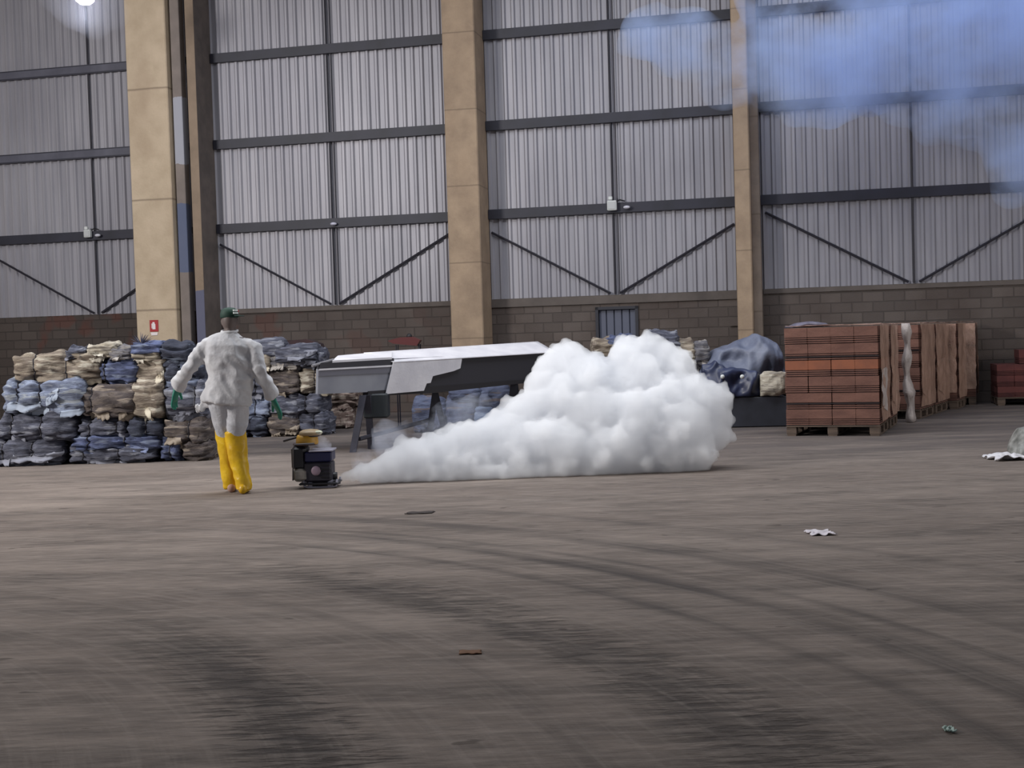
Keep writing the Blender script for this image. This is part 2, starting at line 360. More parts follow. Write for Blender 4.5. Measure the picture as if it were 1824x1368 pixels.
# girts, hanging rods, braces --------------------------------------
BAYS = [('left bay beside the broad cream column', -18.5, -14.22, -15.6), ('bay behind the worker', -12.62, -7.17, -9.94),
        ('bay over the metal door', -6.49, -1.38, -3.87), ('right bay above the brick pallets', -.92, 6.0, 1.97)]
LV = [(4.09, 'lowest'), (5.92, 'second'), (7.79, 'third')]
def wobj(mb, name, mat, label, cat, group=None, loc=(0, 0, 0)):
    o = mb.build(name, mat); p = W(loc[0], -loc[1], loc[2]); o.location = p; o.rotation_euler = (0, 0, -WA); return tag(o, label, cat, group)
for i, (bn, s0, s1, sm) in enumerate(BAYS):
    for z, ln in LV:
        mat = M['steelgrey'] if (i == 0 and z > 5) else M['steel']
        L_ = s1 - s0 - .02; mb = MB()
        mb.box((0, -.12, 0), (L_, .012, .19)).box((0, -.09, .09), (L_, .07, .018)).box((0, -.09, -.09), (L_, .07, .018))
        o = wobj(mb, 'steel_girt', mat, f'{"worn grey" if mat is M["steelgrey"] else "dark"} steel girt, {ln} up, across the {bn}', 'girt', None, ((s0 + s1) / 2, 0, z))
        if mat is M['steelgrey']:
            MB().box((0, -.125, .085), (L_, .012, .02)).box((0, -.125, -.085), (L_, .012, .02)).build('edge_lip', M['steel'], o)
    mb = MB().tube([(0, -.06, 2.34), (0, -.06, 10.6)], .022, 8)
    if i in (1, 2): mb.tube([(.09, -.06, 2.34), (.09, -.06, 10.6)], .012, 6)
    wobj(mb, 'hanger_rod', M['rod'], f'thin dark upright rod in the middle of the {bn}', 'rod', None, (sm, 0, 0))
    half = 2.75
    for sd, wd in ((-1, 'left'), (1, 'right')):
        a = Vector((.1 * sd, -.075, 2.36)); e = Vector(({-1: max(s0 + .06, sm - 2.8), 1: min(s1 - .06, sm + 2.8)}[sd] - sm, -.075, 0))
        if i == 0 and sd == 1: e.x = s1 - sm - .06
        e.z = 2.36 + 1.38 * abs(e.x) / 2.6
        mb = MB().tube([a, e], .026, 6)
        n = (e - a).length
        wobj(mb, 'brace_rod', M['rod'], f'slanting brace rod on the {wd} side of the {bn}', 'rod', None, (sm, 0, 0))
for z, ln in LV:
    wobj(MB().box((0, -.1, 0), (.36, .1, .15)).box((0, -.16, 0), (.3, .02, .1)), 'girt_stub', M['steel'] if z != 5.92 else M['steelgrey'],
         f'short steel girt piece, {ln} up, in the gap beside the slim tan column', 'girt', None, (-13.0, 0, z))
def flood(s, z, label, sm=1.0):
    t = thing('junction_box', W(s, .2, z), label, 'electrical box', None, -WA)
    MB().box((0, 0, .02), (.19 * sm, .1, .2 * sm), bev=.012).build('box_body', M['white'], t)
    MB().box((0, -.055, .02), (.15 * sm, .012, .15 * sm), bev=.004).build('box_cover', plain('box_cover_grey', lin(180, 182, 182), .5), t)
    MB().box((-.03, .0, .17 * sm), (.08, .07, .07), bev=.01).build('sensor', M['white'], t)
    MB().tube([(.08, .02, .1), (.16, .02, .13), (.26, .02, .1)], .014, 6).build('cable', M['black'], t)
    MB().ball((.3 * sm, -.02, -.03), (.07, .05, .035), 10).build('indicator_lamp', plain('pale_lamp', lin(200, 200, 210), .4), t)
flood(-15.69, 4.11, 'white junction box on the lowest girt left of the broad cream column', .85)
flood(-3.87, 4.11, 'white junction box on the lowest girt above the metal door')
t = thing('wall_lamp', W(-9.87, .16, 4.06), 'small pale lamp on the lowest girt above the worker', 'lamp', None, -WA)
MB().ball((0, -.03, 0), (.075, .05, .035), 12).build('lamp_lens', plain('pale_lens', lin(190, 190, 205), .4), t, True)
MB().box((0, .012, 0), (.1, .03, .06), bev=.005).build('lamp_base', M['steel'], t)

# extinguisher sign ------------------------------------------------
sg = thing('extinguisher_sign', W(-13.80, .855, 2.01), 'small red sign with white extinguisher symbol on the broad cream column', 'sign', None, -WA)
MB().box((0, -.005, 0), (.2, .01, .25)).build('sign_board', plain('sign_red', lin(160, 34, 40), .5), sg)
prof = [(-.035, -.075), (.035, -.075), (.035, .03), (.018, .055), (.018, .08), (-.03, .08), (-.03, .055), (-.035, .03)]
MB().prism([(x, -.0105, z) for x, z in prof], (0, -.004, 0)).build('extinguisher_symbol', plain('sign_white', lin(225, 215, 215), .5), sg)
MB().prism([(-.055, -.0105, .045), (-.036, -.0105, .06), (-.04, -.0105, -.05), (-.055, -.0105, -.06)], (0, -.004, 0)).build('hose_symbol', bpy.data.materials['sign_white'], sg)
MB().prism([(-.085, -.001, -.14), (.085, -.001, -.14), (.07, -.001, -.205), (-.07, -.001, -.205)], (0, -.008, 0)).build('sign_tag', bpy.data.materials['sign_white'], sg)

# hanging bright lamp ----------------------------------------------
lp = at(151, -8, 24.6)
t = thing('high_bay_lamp', lp, 'glaring round lamp hanging at the upper left near the cladding', 'lamp')
m, nt, b = newmat('lamp_glow'); b.inputs['Emission Color'].default_value = (.86, .88, 1, 1); b.inputs['Emission Strength'].default_value = 30
MB().lathe((0, 0, 0), [(.02, -.17), (.1, -.155), (.165, -.1), (.19, -.03), (.19, .0)], 24).build('lamp_lens', m, t, True)
MB().lathe((0, 0, 0), [(.2, 0), (.24, .05), (.2, .12), (.12, .2), (.1, .34), (.05, .38)], 24).build('lamp_housing', M['steelgrey'], t, True)
MB().tube([(0, 0, .38), (0, 0, 10.65 - lp.z)], .012, 6).build('hanging_cord', M['black'], t)

# ------------------------------------------------------------------ bales of folded sacks
def fbm(p, o=3):
    a, s = 1.0, 0.0
    for _ in range(o): s += a * noise.noise(p); p = p * 2.03; a *= .5
    return s
def sack_mat(name, a, b_, c_, rough=.75):
    m, nt, b = newmat(name, rough=rough)
    t = nt.nodes.new('ShaderNodeTexCoord'); oi = nt.nodes.new('ShaderNodeObjectInfo')
    ad = nt.nodes.new('ShaderNodeVectorMath'); ad.operation = 'ADD'; nt.links.new(t.outputs['Object'], ad.inputs[0])
    cb = nt.nodes.new('ShaderNodeCombineXYZ')
    for i in range(3): nt.links.new(math_n(nt, 'MULTIPLY', oi.outputs['Random'], 37.0 + 11 * i), cb.inputs[i])
    nt.links.new(cb.outputs[0], ad.inputs[1])
    mp = nt.nodes.new('ShaderNodeMapping'); mp.inputs['Scale'].default_value = (1.4, 1.4, 7.5); nt.links.new(ad.outputs[0], mp.inputs[0])
    v = mp.outputs[0]
    col = mixc(nt, ramp(nt, tnoise(nt, v, 3.2, 3), [(.42, 0), (.56, 1)]), a, b_)
    col = mixc(nt, ramp(nt, tnoise(nt, v, 2.1, 2), [(.58, 0), (.63, 1)]), col, c_)
    nt.links.new(col, b.inputs['Base Color'])
    bump(nt, b, tnoise(nt, v, 14, 5, .6), .02); return m
SM = {
 'slate': sack_mat('slate_sacks', lin(98, 100, 114), lin(68, 70, 84), lin(136, 138, 148)),
 'blue': sack_mat('blue_sacks', lin(92, 102, 138), lin(62, 70, 98), lin(122, 132, 156)),
 'pale': sack_mat('pale_blue_sacks', lin(140, 150, 172), lin(106, 114, 136), lin(160, 166, 174)),
 'beige': sack_mat('beige_sacks', lin(160, 148, 132), lin(118, 106, 94), lin(188, 180, 164)),
 'brown': sack_mat('brown_sacks', lin(104, 94, 88), lin(78, 70, 70), lin(148, 136, 124)),
 'cream': sack_mat('cream_sacks', lin(190, 182, 166), lin(162, 152, 136), lin(140, 132, 122)),
 'dark': sack_mat('dark_sacks', lin(60, 64, 80), lin(44, 48, 64), lin(96, 104, 120)),
 'grey': sack_mat('grey_sacks', lin(124, 120, 120), lin(98, 96, 102), lin(146, 140, 134)),
}
FLAP = {'slate_sacks': plain('slate_edge', lin(128, 130, 142), .7), 'blue_sacks': plain('blue_edge', lin(118, 128, 160), .7), 'pale_blue_sacks': plain('pale_edge', lin(156, 166, 182), .7),
        'beige_sacks': plain('beige_edge', lin(196, 186, 166), .7), 'brown_sacks': plain('brown_edge', lin(142, 130, 116), .7), 'cream_sacks': plain('cream_edge', lin(206, 200, 186), .7),
        'dark_sacks': plain('dark_edge', lin(96, 104, 124), .7), 'grey_sacks': plain('grey_edge', lin(160, 154, 148), .7)}  # lighter flap tones, painted highlights along the folded edges
M['strap'] = plain('black_strap', lin(40, 38, 44), .6)
def bale_mesh(name, seed, L, D, H, ties, mat, nu=72, nv=64, folds=1.0, ex=.62):
    sd = Vector((seed * 3.17, seed * 1.31, seed * 7.7)); vs = []; fs = []
    def pt(u, v):
        e = (1 - abs(2 * u - 1) ** 5.0); e = max(e, 0) ** .42
        sx = lambda q: math.copysign(abs(q) ** ex, q)
        cy, cz = sx(math.cos(v)), sx(math.sin(v))
        x = (u - .5) * L; z = cz * H / 2 * (.45 + .55 * e); y = cy * D / 2 * (.55 + .45 * e)
        lay = noise.noise(Vector((0, 0, z / H * 7.0)) + sd)                  # each folded layer ends at its own length
        x *= 1 + .10 * lay * folds
        y *= 1 + .05 * noise.noise(Vector((5, 0, z / H * 9)) + sd)
        p = Vector((x, y, z))
        w = .7 * noise.noise(Vector((x * 2.2, y * 2.2, 0)) + sd)
        crease = abs(noise.noise(Vector((x * 1.6 / .6, y * 1.6, (z / H * 5.5 + w))) + sd))
        rid = abs(noise.noise(Vector((x * 4.5 + z * 3, y * 4.5, z * 9)) + sd * 1.7))
        k = .05 * folds * (.35 - crease) * 1.7 + .05 * folds * (.3 - rid) + .04 * fbm(p * 2.5 + sd, 2)
        zl = z / H * 5.5 + .9 * noise.noise(Vector((x * 2.4, y * 2.4, z * 2)) + sd * .7); fr = zl - math.floor(zl)
        hl = noise.noise(Vector((math.floor(zl) * 3.7, x * 1.8, y * 1.8)) + sd)
        k += folds * .034 * ((1 - abs(2 * fr - 1) ** 2.2) - .5) + folds * .03 * hl
        pin = 0
        for tx in ties: pin += .13 * math.exp(-((x - tx * L) / .045) ** 2) + .09 * math.exp(-((x - tx * L) / .14) ** 2)
        n = Vector((0, cy, cz)).normalized() if (cy or cz) else Vector((0, 0, 1))
        p += n * k * (.6 + .4 * e); p.y *= 1 - pin * .7; p.z *= 1 - pin
        p.z = max(p.z, -H / 2); return p
    for i in range(nu + 1):
        for j in range(nv): vs.append(pt(i / nu, 2 * math.pi * j / nv))
    for i in range(nu):
        for j in range(nv): k = (j + 1) % nv; fs.append((i * nv + j, i * nv + k, (i + 1) * nv + k, (i + 1) * nv + j))
    fs += [tuple(range(nv)), tuple(range(nu * nv + nv - 1, nu * nv - 1, -1))]
    mb = MB().add(vs, fs); Rf = random.Random(seed * 13 + 1)
    for q in range(int(4 + 7 * folds * min(1, L))):          # folded sack edges lapping over the front
        u0 = Rf.uniform(.02, .75); u1 = min(.99, u0 + Rf.uniform(.15, .45)); a0 = Rf.uniform(-2.6, -.1 if Rf.random() < .3 else -1.0) - .55; dv = Rf.uniform(.16, .34); tl = Rf.uniform(-.25, .25)
        g = []; nx_, ny_ = 12, 4
        a0 = math.pi + Rf.uniform(-.1, 1.15) if Rf.random() < .25 else math.pi * 1.5 + Rf.uniform(-.9, .9)
        for i in range(nx_ + 1):
            for j in range(ny_ + 1):
                a = a0 + dv * (j / ny_) + tl * (i / nx_); p = pt(u0 + (u1 - u0) * i / nx_, a)
                o_ = Vector((0, math.cos(a), math.sin(a))) * (.006 + .035 * (j / ny_) ** 2 * (1 + noise.noise(Vector((i * .5, q, seed)))) * folds)
                g.append(p + o_ + Vector((.03 * noise.noise(Vector((j, q * 3.1, seed))), 0, -.01 * (j / ny_))))
        g2 = [p_ - Vector((0, 0, .008)) - Vector((0, math.cos(a0), math.sin(a0))) * .006 for p_ in g]; m_ = len(g); ff = []
        for i in range(nx_):
            for j in range(ny_):
                k = i * (ny_ + 1) + j; ff += [(k, k + ny_ + 1, k + ny_ + 2, k + 1), (m_ + k, m_ + k + 1, m_ + k + ny_ + 2, m_ + k + ny_ + 1)]
        for i in range(nx_): k = i * (ny_ + 1); ff += [(k + ny_, k + 2 * ny_ + 1, m_ + k + 2 * ny_ + 1, m_ + k + ny_), (k, m_ + k, m_ + k + ny_ + 1, k + ny_ + 1)]
        mb.add(g + g2, ff, 1)
    me = mb.mesh(name, [mat, FLAP.get(mat.name, mat)], True)
    loops = []
    for tx in ties:
        u = tx + .5; loops.append([pt(u, 2 * math.pi * j / nv) * 1.0 for j in range(0, nv)])
    return me, loops
cnt = [0]
def bale(x0, x1, y0, y1, Y, col, label, ties=(-.2, .2), D=.75, rz=0, ground=False, group=None, name='sack_bale', cat='bale of sacks', folds=1.0, ex=.62, rx=0, zmin=None):
    cnt[0] += 1
    c = at((x0 + x1) / 2, (y0 + y1) / 2, Y); L = (x1 - x0) / F * Y; H = (y1 - y0) / F * Y * .98; L *= .95; D = min(D, .74)
    if ground: c.z = H / 2
    if zmin is not None: c.z = max(c.z, zmin + H / 2)
    t = thing(name, (c.x, c.y, c.z - H / 2), label, cat, group, rz); t.rotation_euler.x = rx
    me, loops = bale_mesh('folded_sacks', cnt[0], L, D, H, ties, SM[col], folds=folds, ex=ex)
    o = bpy.data.objects.new('folded_sacks', me); COL.objects.link(o); o.parent = t; o.location = (0, 0, H / 2)
    for lp_ in loops:
        s = MB().tube([q * 1.01 for q in lp_], .009, 5, closed=True).build('strap', M['strap'], t); s.location = (0, 0, H / 2)
    return t
LP = 'tied sack bales in the long left pile'
YB = 17.5
B = [ # x0 x1 y0 y1 colour ground ties label
 (-40, 132, 780, 829, 'slate', 1, (-.14, .17), 'grey bale at the foot of the left pile, cut by the frame edge'),
 (134, 296, 800, 829, 'slate', 1, (-.32, .08), 'flat slate bale on the floor under the flat blue one'),
 (136, 300, 772, 803, 'blue', 0, (-.3, .1), 'flat blue bale lying on the flat slate bale of the bottom row'),
 (296, 336, 778, 824, 'blue', 1, (0,), 'small upright blue bundle on the floor near the right end of the left pile'),
 (332, 388, 786, 822, 'brown', 1, (), 'small brown bundle with white edge on the floor, last of the left pile'),
 (4, 152, 734, 783, 'slate', 0, (-.3, .08), 'grey bale with two ties directly under the pale blue bale'),
 (152, 242, 740, 776, 'slate', 0, (-.25, .3), 'slate bale with pale fold in the middle of the left pile'),
 (238, 306, 738, 782, 'dark', 0, (0,), 'dark teal-edged bale right of the slate bale with pale fold'),
 (302, 384, 742, 790, 'brown', 0, (.1,), 'brown and beige bale behind the worker at thigh height'),
 (16, 168, 672, 738, 'pale', 0, (-.31, -.04), 'pale blue bale bulging out at the left end of the pile'),
 (158, 262, 684, 742, 'brown', 0, (-.32,), 'dark brown bale between the pale blue bale and the light crumpled one'),
 (246, 308, 672, 744, 'beige', 0, (), 'light beige crumpled bale beside the worker\'s left glove'),
 (300, 384, 680, 746, 'slate', 0, (.2,), 'slate bale behind the worker\'s left glove'),
 (32, 196, 628, 680, 'beige', 0, (-.25, .1), 'beige bale with white folded edges overhanging the upper left of the pile'),
 (190, 262, 634, 686, 'blue', 0, (-.35,), 'bright blue crumpled bale next to the overhanging beige bale'),
 (252, 312, 632, 692, 'beige', 0, (), 'beige and tan bale right of the bright blue crumpled one'),
 (300, 372, 640, 688, 'dark', 0, (0,), 'dark bale behind the worker\'s left sleeve'),
 (162, 218, 614, 638, 'cream', 0, (), 'cream sack on top of the beige bale'),
 (128, 168, 622, 640, 'slate', 0, (), 'small slate sack lying on the overhanging beige bale'),
 (206, 250, 622, 642, 'grey', 0, (), 'flat grey sack on top of the bright blue bale'),
 (240, 300, 612, 632, 'blue', 0, (), 'flat blue sack on top of the pile below the extinguisher sign'),
 (246, 302, 626, 644, 'cream', 0, (), 'cream sheet of sacks under the flat blue sack'),
 (292, 348, 612, 652, 'dark', 0, (), 'dark blue bundle with white edge on top of the pile beside the worker'),
]
for (x0, x1, y0, y1, c, gr, ties, lab) in B:
    bale(x0, x1, y0, y1, YB + (.1 if y1 < 700 else 0), c, lab, ties, D=.95 if x1 - x0 > 60 else .7, ground=bool(gr), group=LP, folds=1.25, rz=R0.uniform(-.08, .08))
# second pile, behind the worker
rows = [(746, 786, 'bottom row'), (706, 748, 'second row'), (664, 708, 'third row'), (628, 668, 'top row')]
cols2 = [['brown', 'dark', 'brown', 'slate'], ['slate', 'pale', 'slate', 'slate'], ['dark', 'slate', 'brown', 'beige'], ['slate', 'beige', 'grey', 'slate']]
for r, (y0, y1, rn) in enumerate(rows):
    xs = [378, 436, 486, 540, 590 - (10 if r in (1, 3) else 0)]
    for k in range(4):
        pos = ['left end behind the worker', 'left of middle', 'right of middle', 'right end by the table'][k]
        cn = {'pale': 'pale blue', 'dark': 'dark blue'}.get(cols2[r][k], cols2[r][k])
        bale(xs[k] - 4, xs[k + 1] + 4, y0 - 3 * k, y1 - 3 * k, 21.6, cols2[r][k], f'{cn} bale in the {rn} of the second pile, {pos}', (R0.uniform(-.1, .1),) if k % 2 else (), D=.9, ground=(r == 0), group='bales of the second pile', folds=1.3, rz=R0.uniform(-.2, .2))
bale(436, 512, 604, 640, 21.6, 'slate', 'smooth grey blue sheet heaped on the second pile beside the worker\'s shoulder', (), D=1.1, folds=.7, name='folded_tarpaulin', cat='tarpaulin')
bale(492, 572, 614, 646, 21.5, 'slate', 'rumpled slate sheet sloping down the right end of the second pile top', (), D=1.0, folds=1.0, name='folded_tarpaulin', cat='tarpaulin')
SM['blush'] = sack_mat('pink_beige_sacks', lin(176, 158, 146), lin(120, 100, 92), lin(206, 192, 178))
for k, (x0, x1, y0, y1, c, lab) in enumerate([(590, 634, 716, 757, 'blush', 'lower pinkish beige crumpled bundle behind the trestle leg'), (588, 640, 690, 722, 'blush', 'upper pinkish beige crumpled bundle under the left end of the covered table')]):
    bale(x0, x1, y0, y1, 23.2, c, lab, (), D=.8, ground=(k == 0), group='beige bundles under the table end', folds=1.8)
# sacks and bales behind the smoke and to the right
RB = [
 (1050, 1110, 640, 700, 'grey', 21.2, 0, 'grey bale hidden low behind the smoke'),
 (1052, 1108, 604, 644, 'beige', 21.2, 0, 'green and beige sack top just above the smoke left of the door'),
 (1076, 1140, 600, 640, 'blue', 21.3, 0, 'blue grey bundle top showing above the smoke in front of the door'),
 (1150, 1208, 590, 640, 'slate', 21.3, 0, 'grey sheet bundle behind the highest puff of smoke'),
 (1196, 1236, 608, 650, 'beige', 21.3, 0, 'beige sack right behind the smoke\'s upper right side'),
 (1228, 1262, 612, 654, 'grey', 21.3, 0, 'greyish beige sack between beige sack and blue tarpaulin'),
]
for (x0, x1, y0, y1, c, Y, gr, lab) in RB:
    bale(x0, x1, y0, y1, Y, c, lab, (), D=.9, group='sacks behind the smoke', folds=1.6, ex=.8)
for k, (x0, x1, y0, y1) in enumerate([(1040, 1130, 700, 752), (1110, 1210, 690, 750), (1200, 1242, 690, 748), (1040, 1120, 655, 704), (1110, 1200, 634, 694), (1196, 1240, 650, 694)]):
    bale(x0, x1, y0, y1, 21.6, ['slate', 'brown', 'grey'][k % 3], 'bale of the pile hidden behind the smoke', (0,), D=.9, ground=k < 3, group='bales hidden behind the smoke', folds=1.2)

# blue tarpaulin heap on a low dark bin -----------------------------
TM = mottled('blue_grey_tarpaulin', lin(112, 118, 136), lin(84, 90, 110), 2.2, .5, bd=.02, bscale=5)
def heap(name, contour, Y, D, mat, label, cat, seed, amp=.06, zb=None):
    """solid heap: contour of (px, y_top, y_bottom) given from left to right, with depth D"""
    mb = MB(); n = len(contour); m = 26; vs = []; fs = []; sd = Vector((seed, seed * 2.3, 0))
    P = [(at(x, yt, Y), at(x, yb, Y)) for x, yt, yb in contour]
    rings = []
    K = 40
    for i in range(K + 1):
        q = i / K * (n - 1); a = int(min(q, n - 2)); f = q - a
        top = P[a][0].lerp(P[a + 1][0], f); bot = P[a][1].lerp(P[a + 1][1], f)
        if zb is not None: bot.z = zb
        hh = max(top.z - bot.z, .02); e = max(.18, (1 - abs(2 * i / K - 1) ** 4))
        for j in range(m):
            v = math.pi * 2 * j / m; cy, cz = math.cos(v), math.sin(v)
            y = -D / 2 * math.copysign(abs(cy) ** .75, cy) * e; zz = bot.z + hh * (.5 + .5 * math.copysign(abs(cz) ** .7, cz))
            p = Vector((top.x, Y + D * .4 + y, zz))
            rdg = abs(noise.noise(Vector((p.x * 2.6 + p.z * 1.5, p.y * 2, p.z * 2.6)) + sd)); r2 = abs(noise.noise(Vector((p.x * 6 - p.z * 5, p.y * 4, p.z * 5)) + sd))
            k = amp * (1.1 - 5 * rdg) * .6 + amp * .55 * (.5 - 2.6 * r2)
            p += Vector((0, -cy, cz * .6)) * k; p.z = max(p.z, bot.z); vs.append(p)
    for i in range(K):
        for j in range(m): fs.append((i * m + j, i * m + (j + 1) % m, (i + 1) * m + (j + 1) % m, (i + 1) * m + j))
    fs += [tuple(range(m)), tuple(range((K + 1) * m - 1, K * m - 1, -1))]
    mb.add(vs, fs); o = mb.build(name, mat, None, True, org=tuple(P[n // 2][1]))
    s = o.modifiers.new('s', 'SUBSURF'); s.levels = s.render_levels = 1
    return tag(o, label, cat)
hb = heap('tarpaulin_heap', [(1250, 664, 690), (1266, 640, 699), (1290, 620, 701), (1318, 608, 702), (1350, 598, 702), (1378, 604, 701), (1398, 622, 700), (1406, 650, 700)], 20.6, 1.3, TM,
     'heap under a blue grey tarpaulin left of the brick pallets', 'tarpaulin', 3.3, .15, zb=.48)
nav = heap('dark_sheet', [(1252, 652, 700), (1275, 640, 702), (1300, 655, 702), (1335, 660, 702), (1362, 664, 702)], 20.1, .4, mottled('navy_sheet', lin(52, 60, 90), lin(38, 42, 62), 4, .4),
     'dark navy plastic sheet bunched below the blue tarpaulin', 'plastic sheet', 8.1, .09, zb=.48)
for p in ((1287, 671), (1322, 671)):
    q = at(*p, 20.0)
    MB().ball(q, (.035, .03, .035), 10).build('pale_disc', M['white'], nav, True, org=tuple(nav.location))
heap('white_sack', [(1356, 668, 702), (1366, 660, 702), (1385, 658, 701), (1404, 662, 701)], 20.0, .35, SM['cream'], 'creamy white sack stuffed between tarpaulin heap and brick pallet', 'sack', 5.5, .05, zb=.48)
q0, q1 = at(1235, 752, 20.9), at(1404, 752, 20.9)
bn = thing('low_bin', ((q0.x + q1.x) / 2, 20.9, 0), 'low dark steel bin carrying the tarpaulin heap', 'bin', None, -.1)
Lb = q1.x - q0.x
DK = mottled('dark_bin_steel', lin(44, 46, 56), lin(32, 34, 42), 3, .6)
for nm, c_, s_ in (('front_panel', (0, -.75, .24), (Lb, .05, .46)), ('back_panel', (0, .75, .24), (Lb, .05, .46)), ('side_panel', (-Lb / 2, 0, .24), (.05, 1.45, .46)), ('side_panel', (Lb / 2, 0, .24), (.05, 1.45, .46)), ('bin_floor', (0, 0, .4), (Lb - .06, 1.44, .06))):
    MB().box(c_, s_, bev=.008).build(nm, DK, bn)

# ------------------------------------------------------------------ brick pallets
def brick_mat():
    m, nt, b = newmat('hollow_clay_brick', rough=.9); v = coords(nt)
    c = mixc(nt, ramp(nt, tnoise(nt, coords(nt, (2, 2, 6)), 1.5, 4), [(.35, 0), (.7, 1)]), lin(124, 88, 76), lin(102, 71, 62))
    nt.links.new(c, b.inputs['Base Color']); bump(nt, b, tnoise(nt, v, 30), .004); return m
M['brick'] = brick_mat()
M['brickdark'] = mottled('clay_groove', lin(66, 46, 44), lin(52, 38, 38), 5)
M['wood'] = mottled('pallet_wood', lin(104, 88, 76), lin(80, 68, 60), 4, stretch=(1, 1, 8))
def film_mat(name, dens=.5, col=lin(190, 156, 138)):
    m, nt, b = newmat(name, col, .35); v = coords(nt, (1, 1, .6))
    nt.links.new(ramp(nt, tnoise(nt, v, 2.6, 6, .7), [(.35, dens * .6), (.62, min(1, dens * 1.25))]), b.inputs['Alpha'])
    bump(nt, b, tnoise(nt, v, 6, 6, .7), .04); return m
M['film'] = film_mat('torn_stretch_film', .62); M['film2'] = film_mat('thick_film', .95, lin(200, 190, 186))
M['orange'] = mottled('bright_orange_brick', lin(148, 90, 64), lin(132, 82, 62), 5)
U, V_ = Vector((math.cos(.38), -math.sin(.38), 0)), Vector((math.sin(.38), math.cos(.38), 0))
def brick_mesh(wx, dy, layers, LH, orange_layer=-1):
    """grooved hollow bricks: each layer = one smooth course over one grooved course"""
    mb = MB(); R = random.Random(layers + int(wx * 100))
    nb = max(2, round(wx / .29)); nd = max(2, round(dy / .29)); bw = wx / nb; bd = dy / nd
    for l in range(layers):
        z0 = l * LH; mi = 2 if l == orange_layer else 0
        for i in range(nb):
            for j in range(nd):
                if 0 < i < nb - 1 and 0 < j < nd - 1 and l < layers - 1: continue
                jx, jy = R.uniform(-.006, .006), R.uniform(-.006, .006)
                cx_, cy_ = -wx / 2 + bw * (i + .5) + jx, -dy / 2 + bd * (j + .5) + jy
                mb.box((cx_, cy_, z0 + LH * .70), (bw - .004, bd - .004, LH * .58), mi=mi)
                for g in range(3):           # fins between grooves
                    mb.box((cx_, cy_, z0 + LH * (.05 + .125 * g + .03)), (bw - .004, bd - .004, LH * .07), mi=0)
                mb.box((cx_, cy_, z0 + LH * .2), (bw - .03, bd - .03, LH * .4), mi=1)
    return mb.mesh('brick_pack', [M['brick'], M['brickdark'], M['orange']])
def film_sheet(pts_uvz, seed, amp=.02, n=14):
    """bilinear sheet over 4 corner points with wrinkles"""
    a, b_, c_, d_ = [Vector(p) for p in pts_uvz]; vs = []; fs = []; nrm = (b_ - a).cross(d_ - a).normalized(); sd = Vector((seed, 0, seed))
    for i in range(n + 1):
        for j in range(n + 1):
            u, v = i / n, j / n; p = a.lerp(b_, u).lerp(d_.lerp(c_, u), v)
            e = .012 * noise.noise(Vector((u * 5, v * 9, seed))) * (1 if 0 < u < 1 else 2.2)
            p += (b_ - a).normalized() * e + nrm * (amp * (1.5 + noise.noise(p * 5 + sd) + .6 * noise.noise(p * 11 + sd))); vs.append(p)
    for i in range(n):
        for j in range(n): k = i * (n + 1) + j; fs.append((k, k + 1, k + n + 2, k + n + 1))
    return MB().add(vs, fs)
def brick_pallet(corner, wx, dy, layers, label, rz=-.38, orange=-1, film=True, LH=.229, front_film=False, low=False):
    u, v = Vector((math.cos(rz), math.sin(rz), 0)), Vector((-math.sin(rz), math.cos(rz), 0))
    c = Vector(corner) - u * wx / 2 + v * dy / 2
    t = thing('brick_pallet', (c.x, c.y, 0), label, 'pallet of bricks', 'pallets of hollow bricks', rz)
    p = bpy.data.objects.new('pallet', None); COL.objects.link(p); p.parent = t
    mb = MB()
    for y in np.linspace(-dy / 2 + .05, dy / 2 - .05, 7): mb.box((0, y, .139), (wx, .1, .02))
    mb.build('deck_boards', M['wood'], p)
    for x in (-wx / 2 + .07, 0, wx / 2 - .07):
        mb = MB()
        for y in (-dy / 2 + .08, 0, dy / 2 - .08): mb.box((x, y, .074), (.14, .14, .1), bev=.004)
        mb.box((x, 0, .012), (.12, dy - .02, .024)).box((x, 0, .127), (.12, dy - .02, .01))
        mb.build('runner', M['wood'], p)
    o = bpy.data.objects.new('brick_pack', brick_mesh(wx, dy, layers, LH, orange)); COL.objects.link(o); o.parent = t; o.location = (0, 0, .15)
    Z = .15 + layers * LH
    if film:
        x = wx / 2 + .006; y0, y1 = -dy / 2, dy / 2
        top = film_sheet([(x, y0, .2), (x, y1, .2), (x, y1, Z + .01), (x, y0, Z + .01)], corner[0])
        top.build('side_film', M['film'], t, True)
        lo = film_sheet([(x + .005, y0 + .02, .42), (x + .005, y0 + .55 * dy, .30), (x + .005, y0 + .6 * dy, Z * .62), (x + .005, y0, Z * .6)], corner[0] + 3)
        lo.build('torn_film', M['film2'] if orange >= 0 else M['film'], t, True)
        film_sheet([(-wx / 2, y0, Z + .004), (wx / 2, y0, Z + .004), (wx / 2, y1, Z + .004), (-wx / 2, y1, Z + .004)], corner[1], .015).build('top_film', M['film'], t, True)
    if front_film: film_sheet([(-wx / 2, -dy / 2 - .01, .3), (wx / 2, -dy / 2 - .01, .3), (wx / 2, -dy / 2 - .01, Z), (-wx / 2, -dy / 2 - .01, Z)], corner[0] + 9, .012).build('front_film', M['film'], t, True)
    for zz in ((Z * .30, Z * .73) if film and not low else ()):
        for sx in (-1,): MB().box((0, -dy / 2 - .004, zz), (wx + .01, .004, .012)).build('strap', M['black'], t)
    return t
P0 = Vector((5.05, 17.76, 0))
brick_pallet(P0, 1.28, 1.18, 6, 'nearest brick pallet with a bright orange course, at the front of the row', orange=3)
brick_pallet(P0 + V_ * 1.26 + U * .02, 1.28, 1.12, 6, 'brick pallet directly behind the nearest one, film hanging from its side')
P2 = Vector((6.55, 20.74, 0))
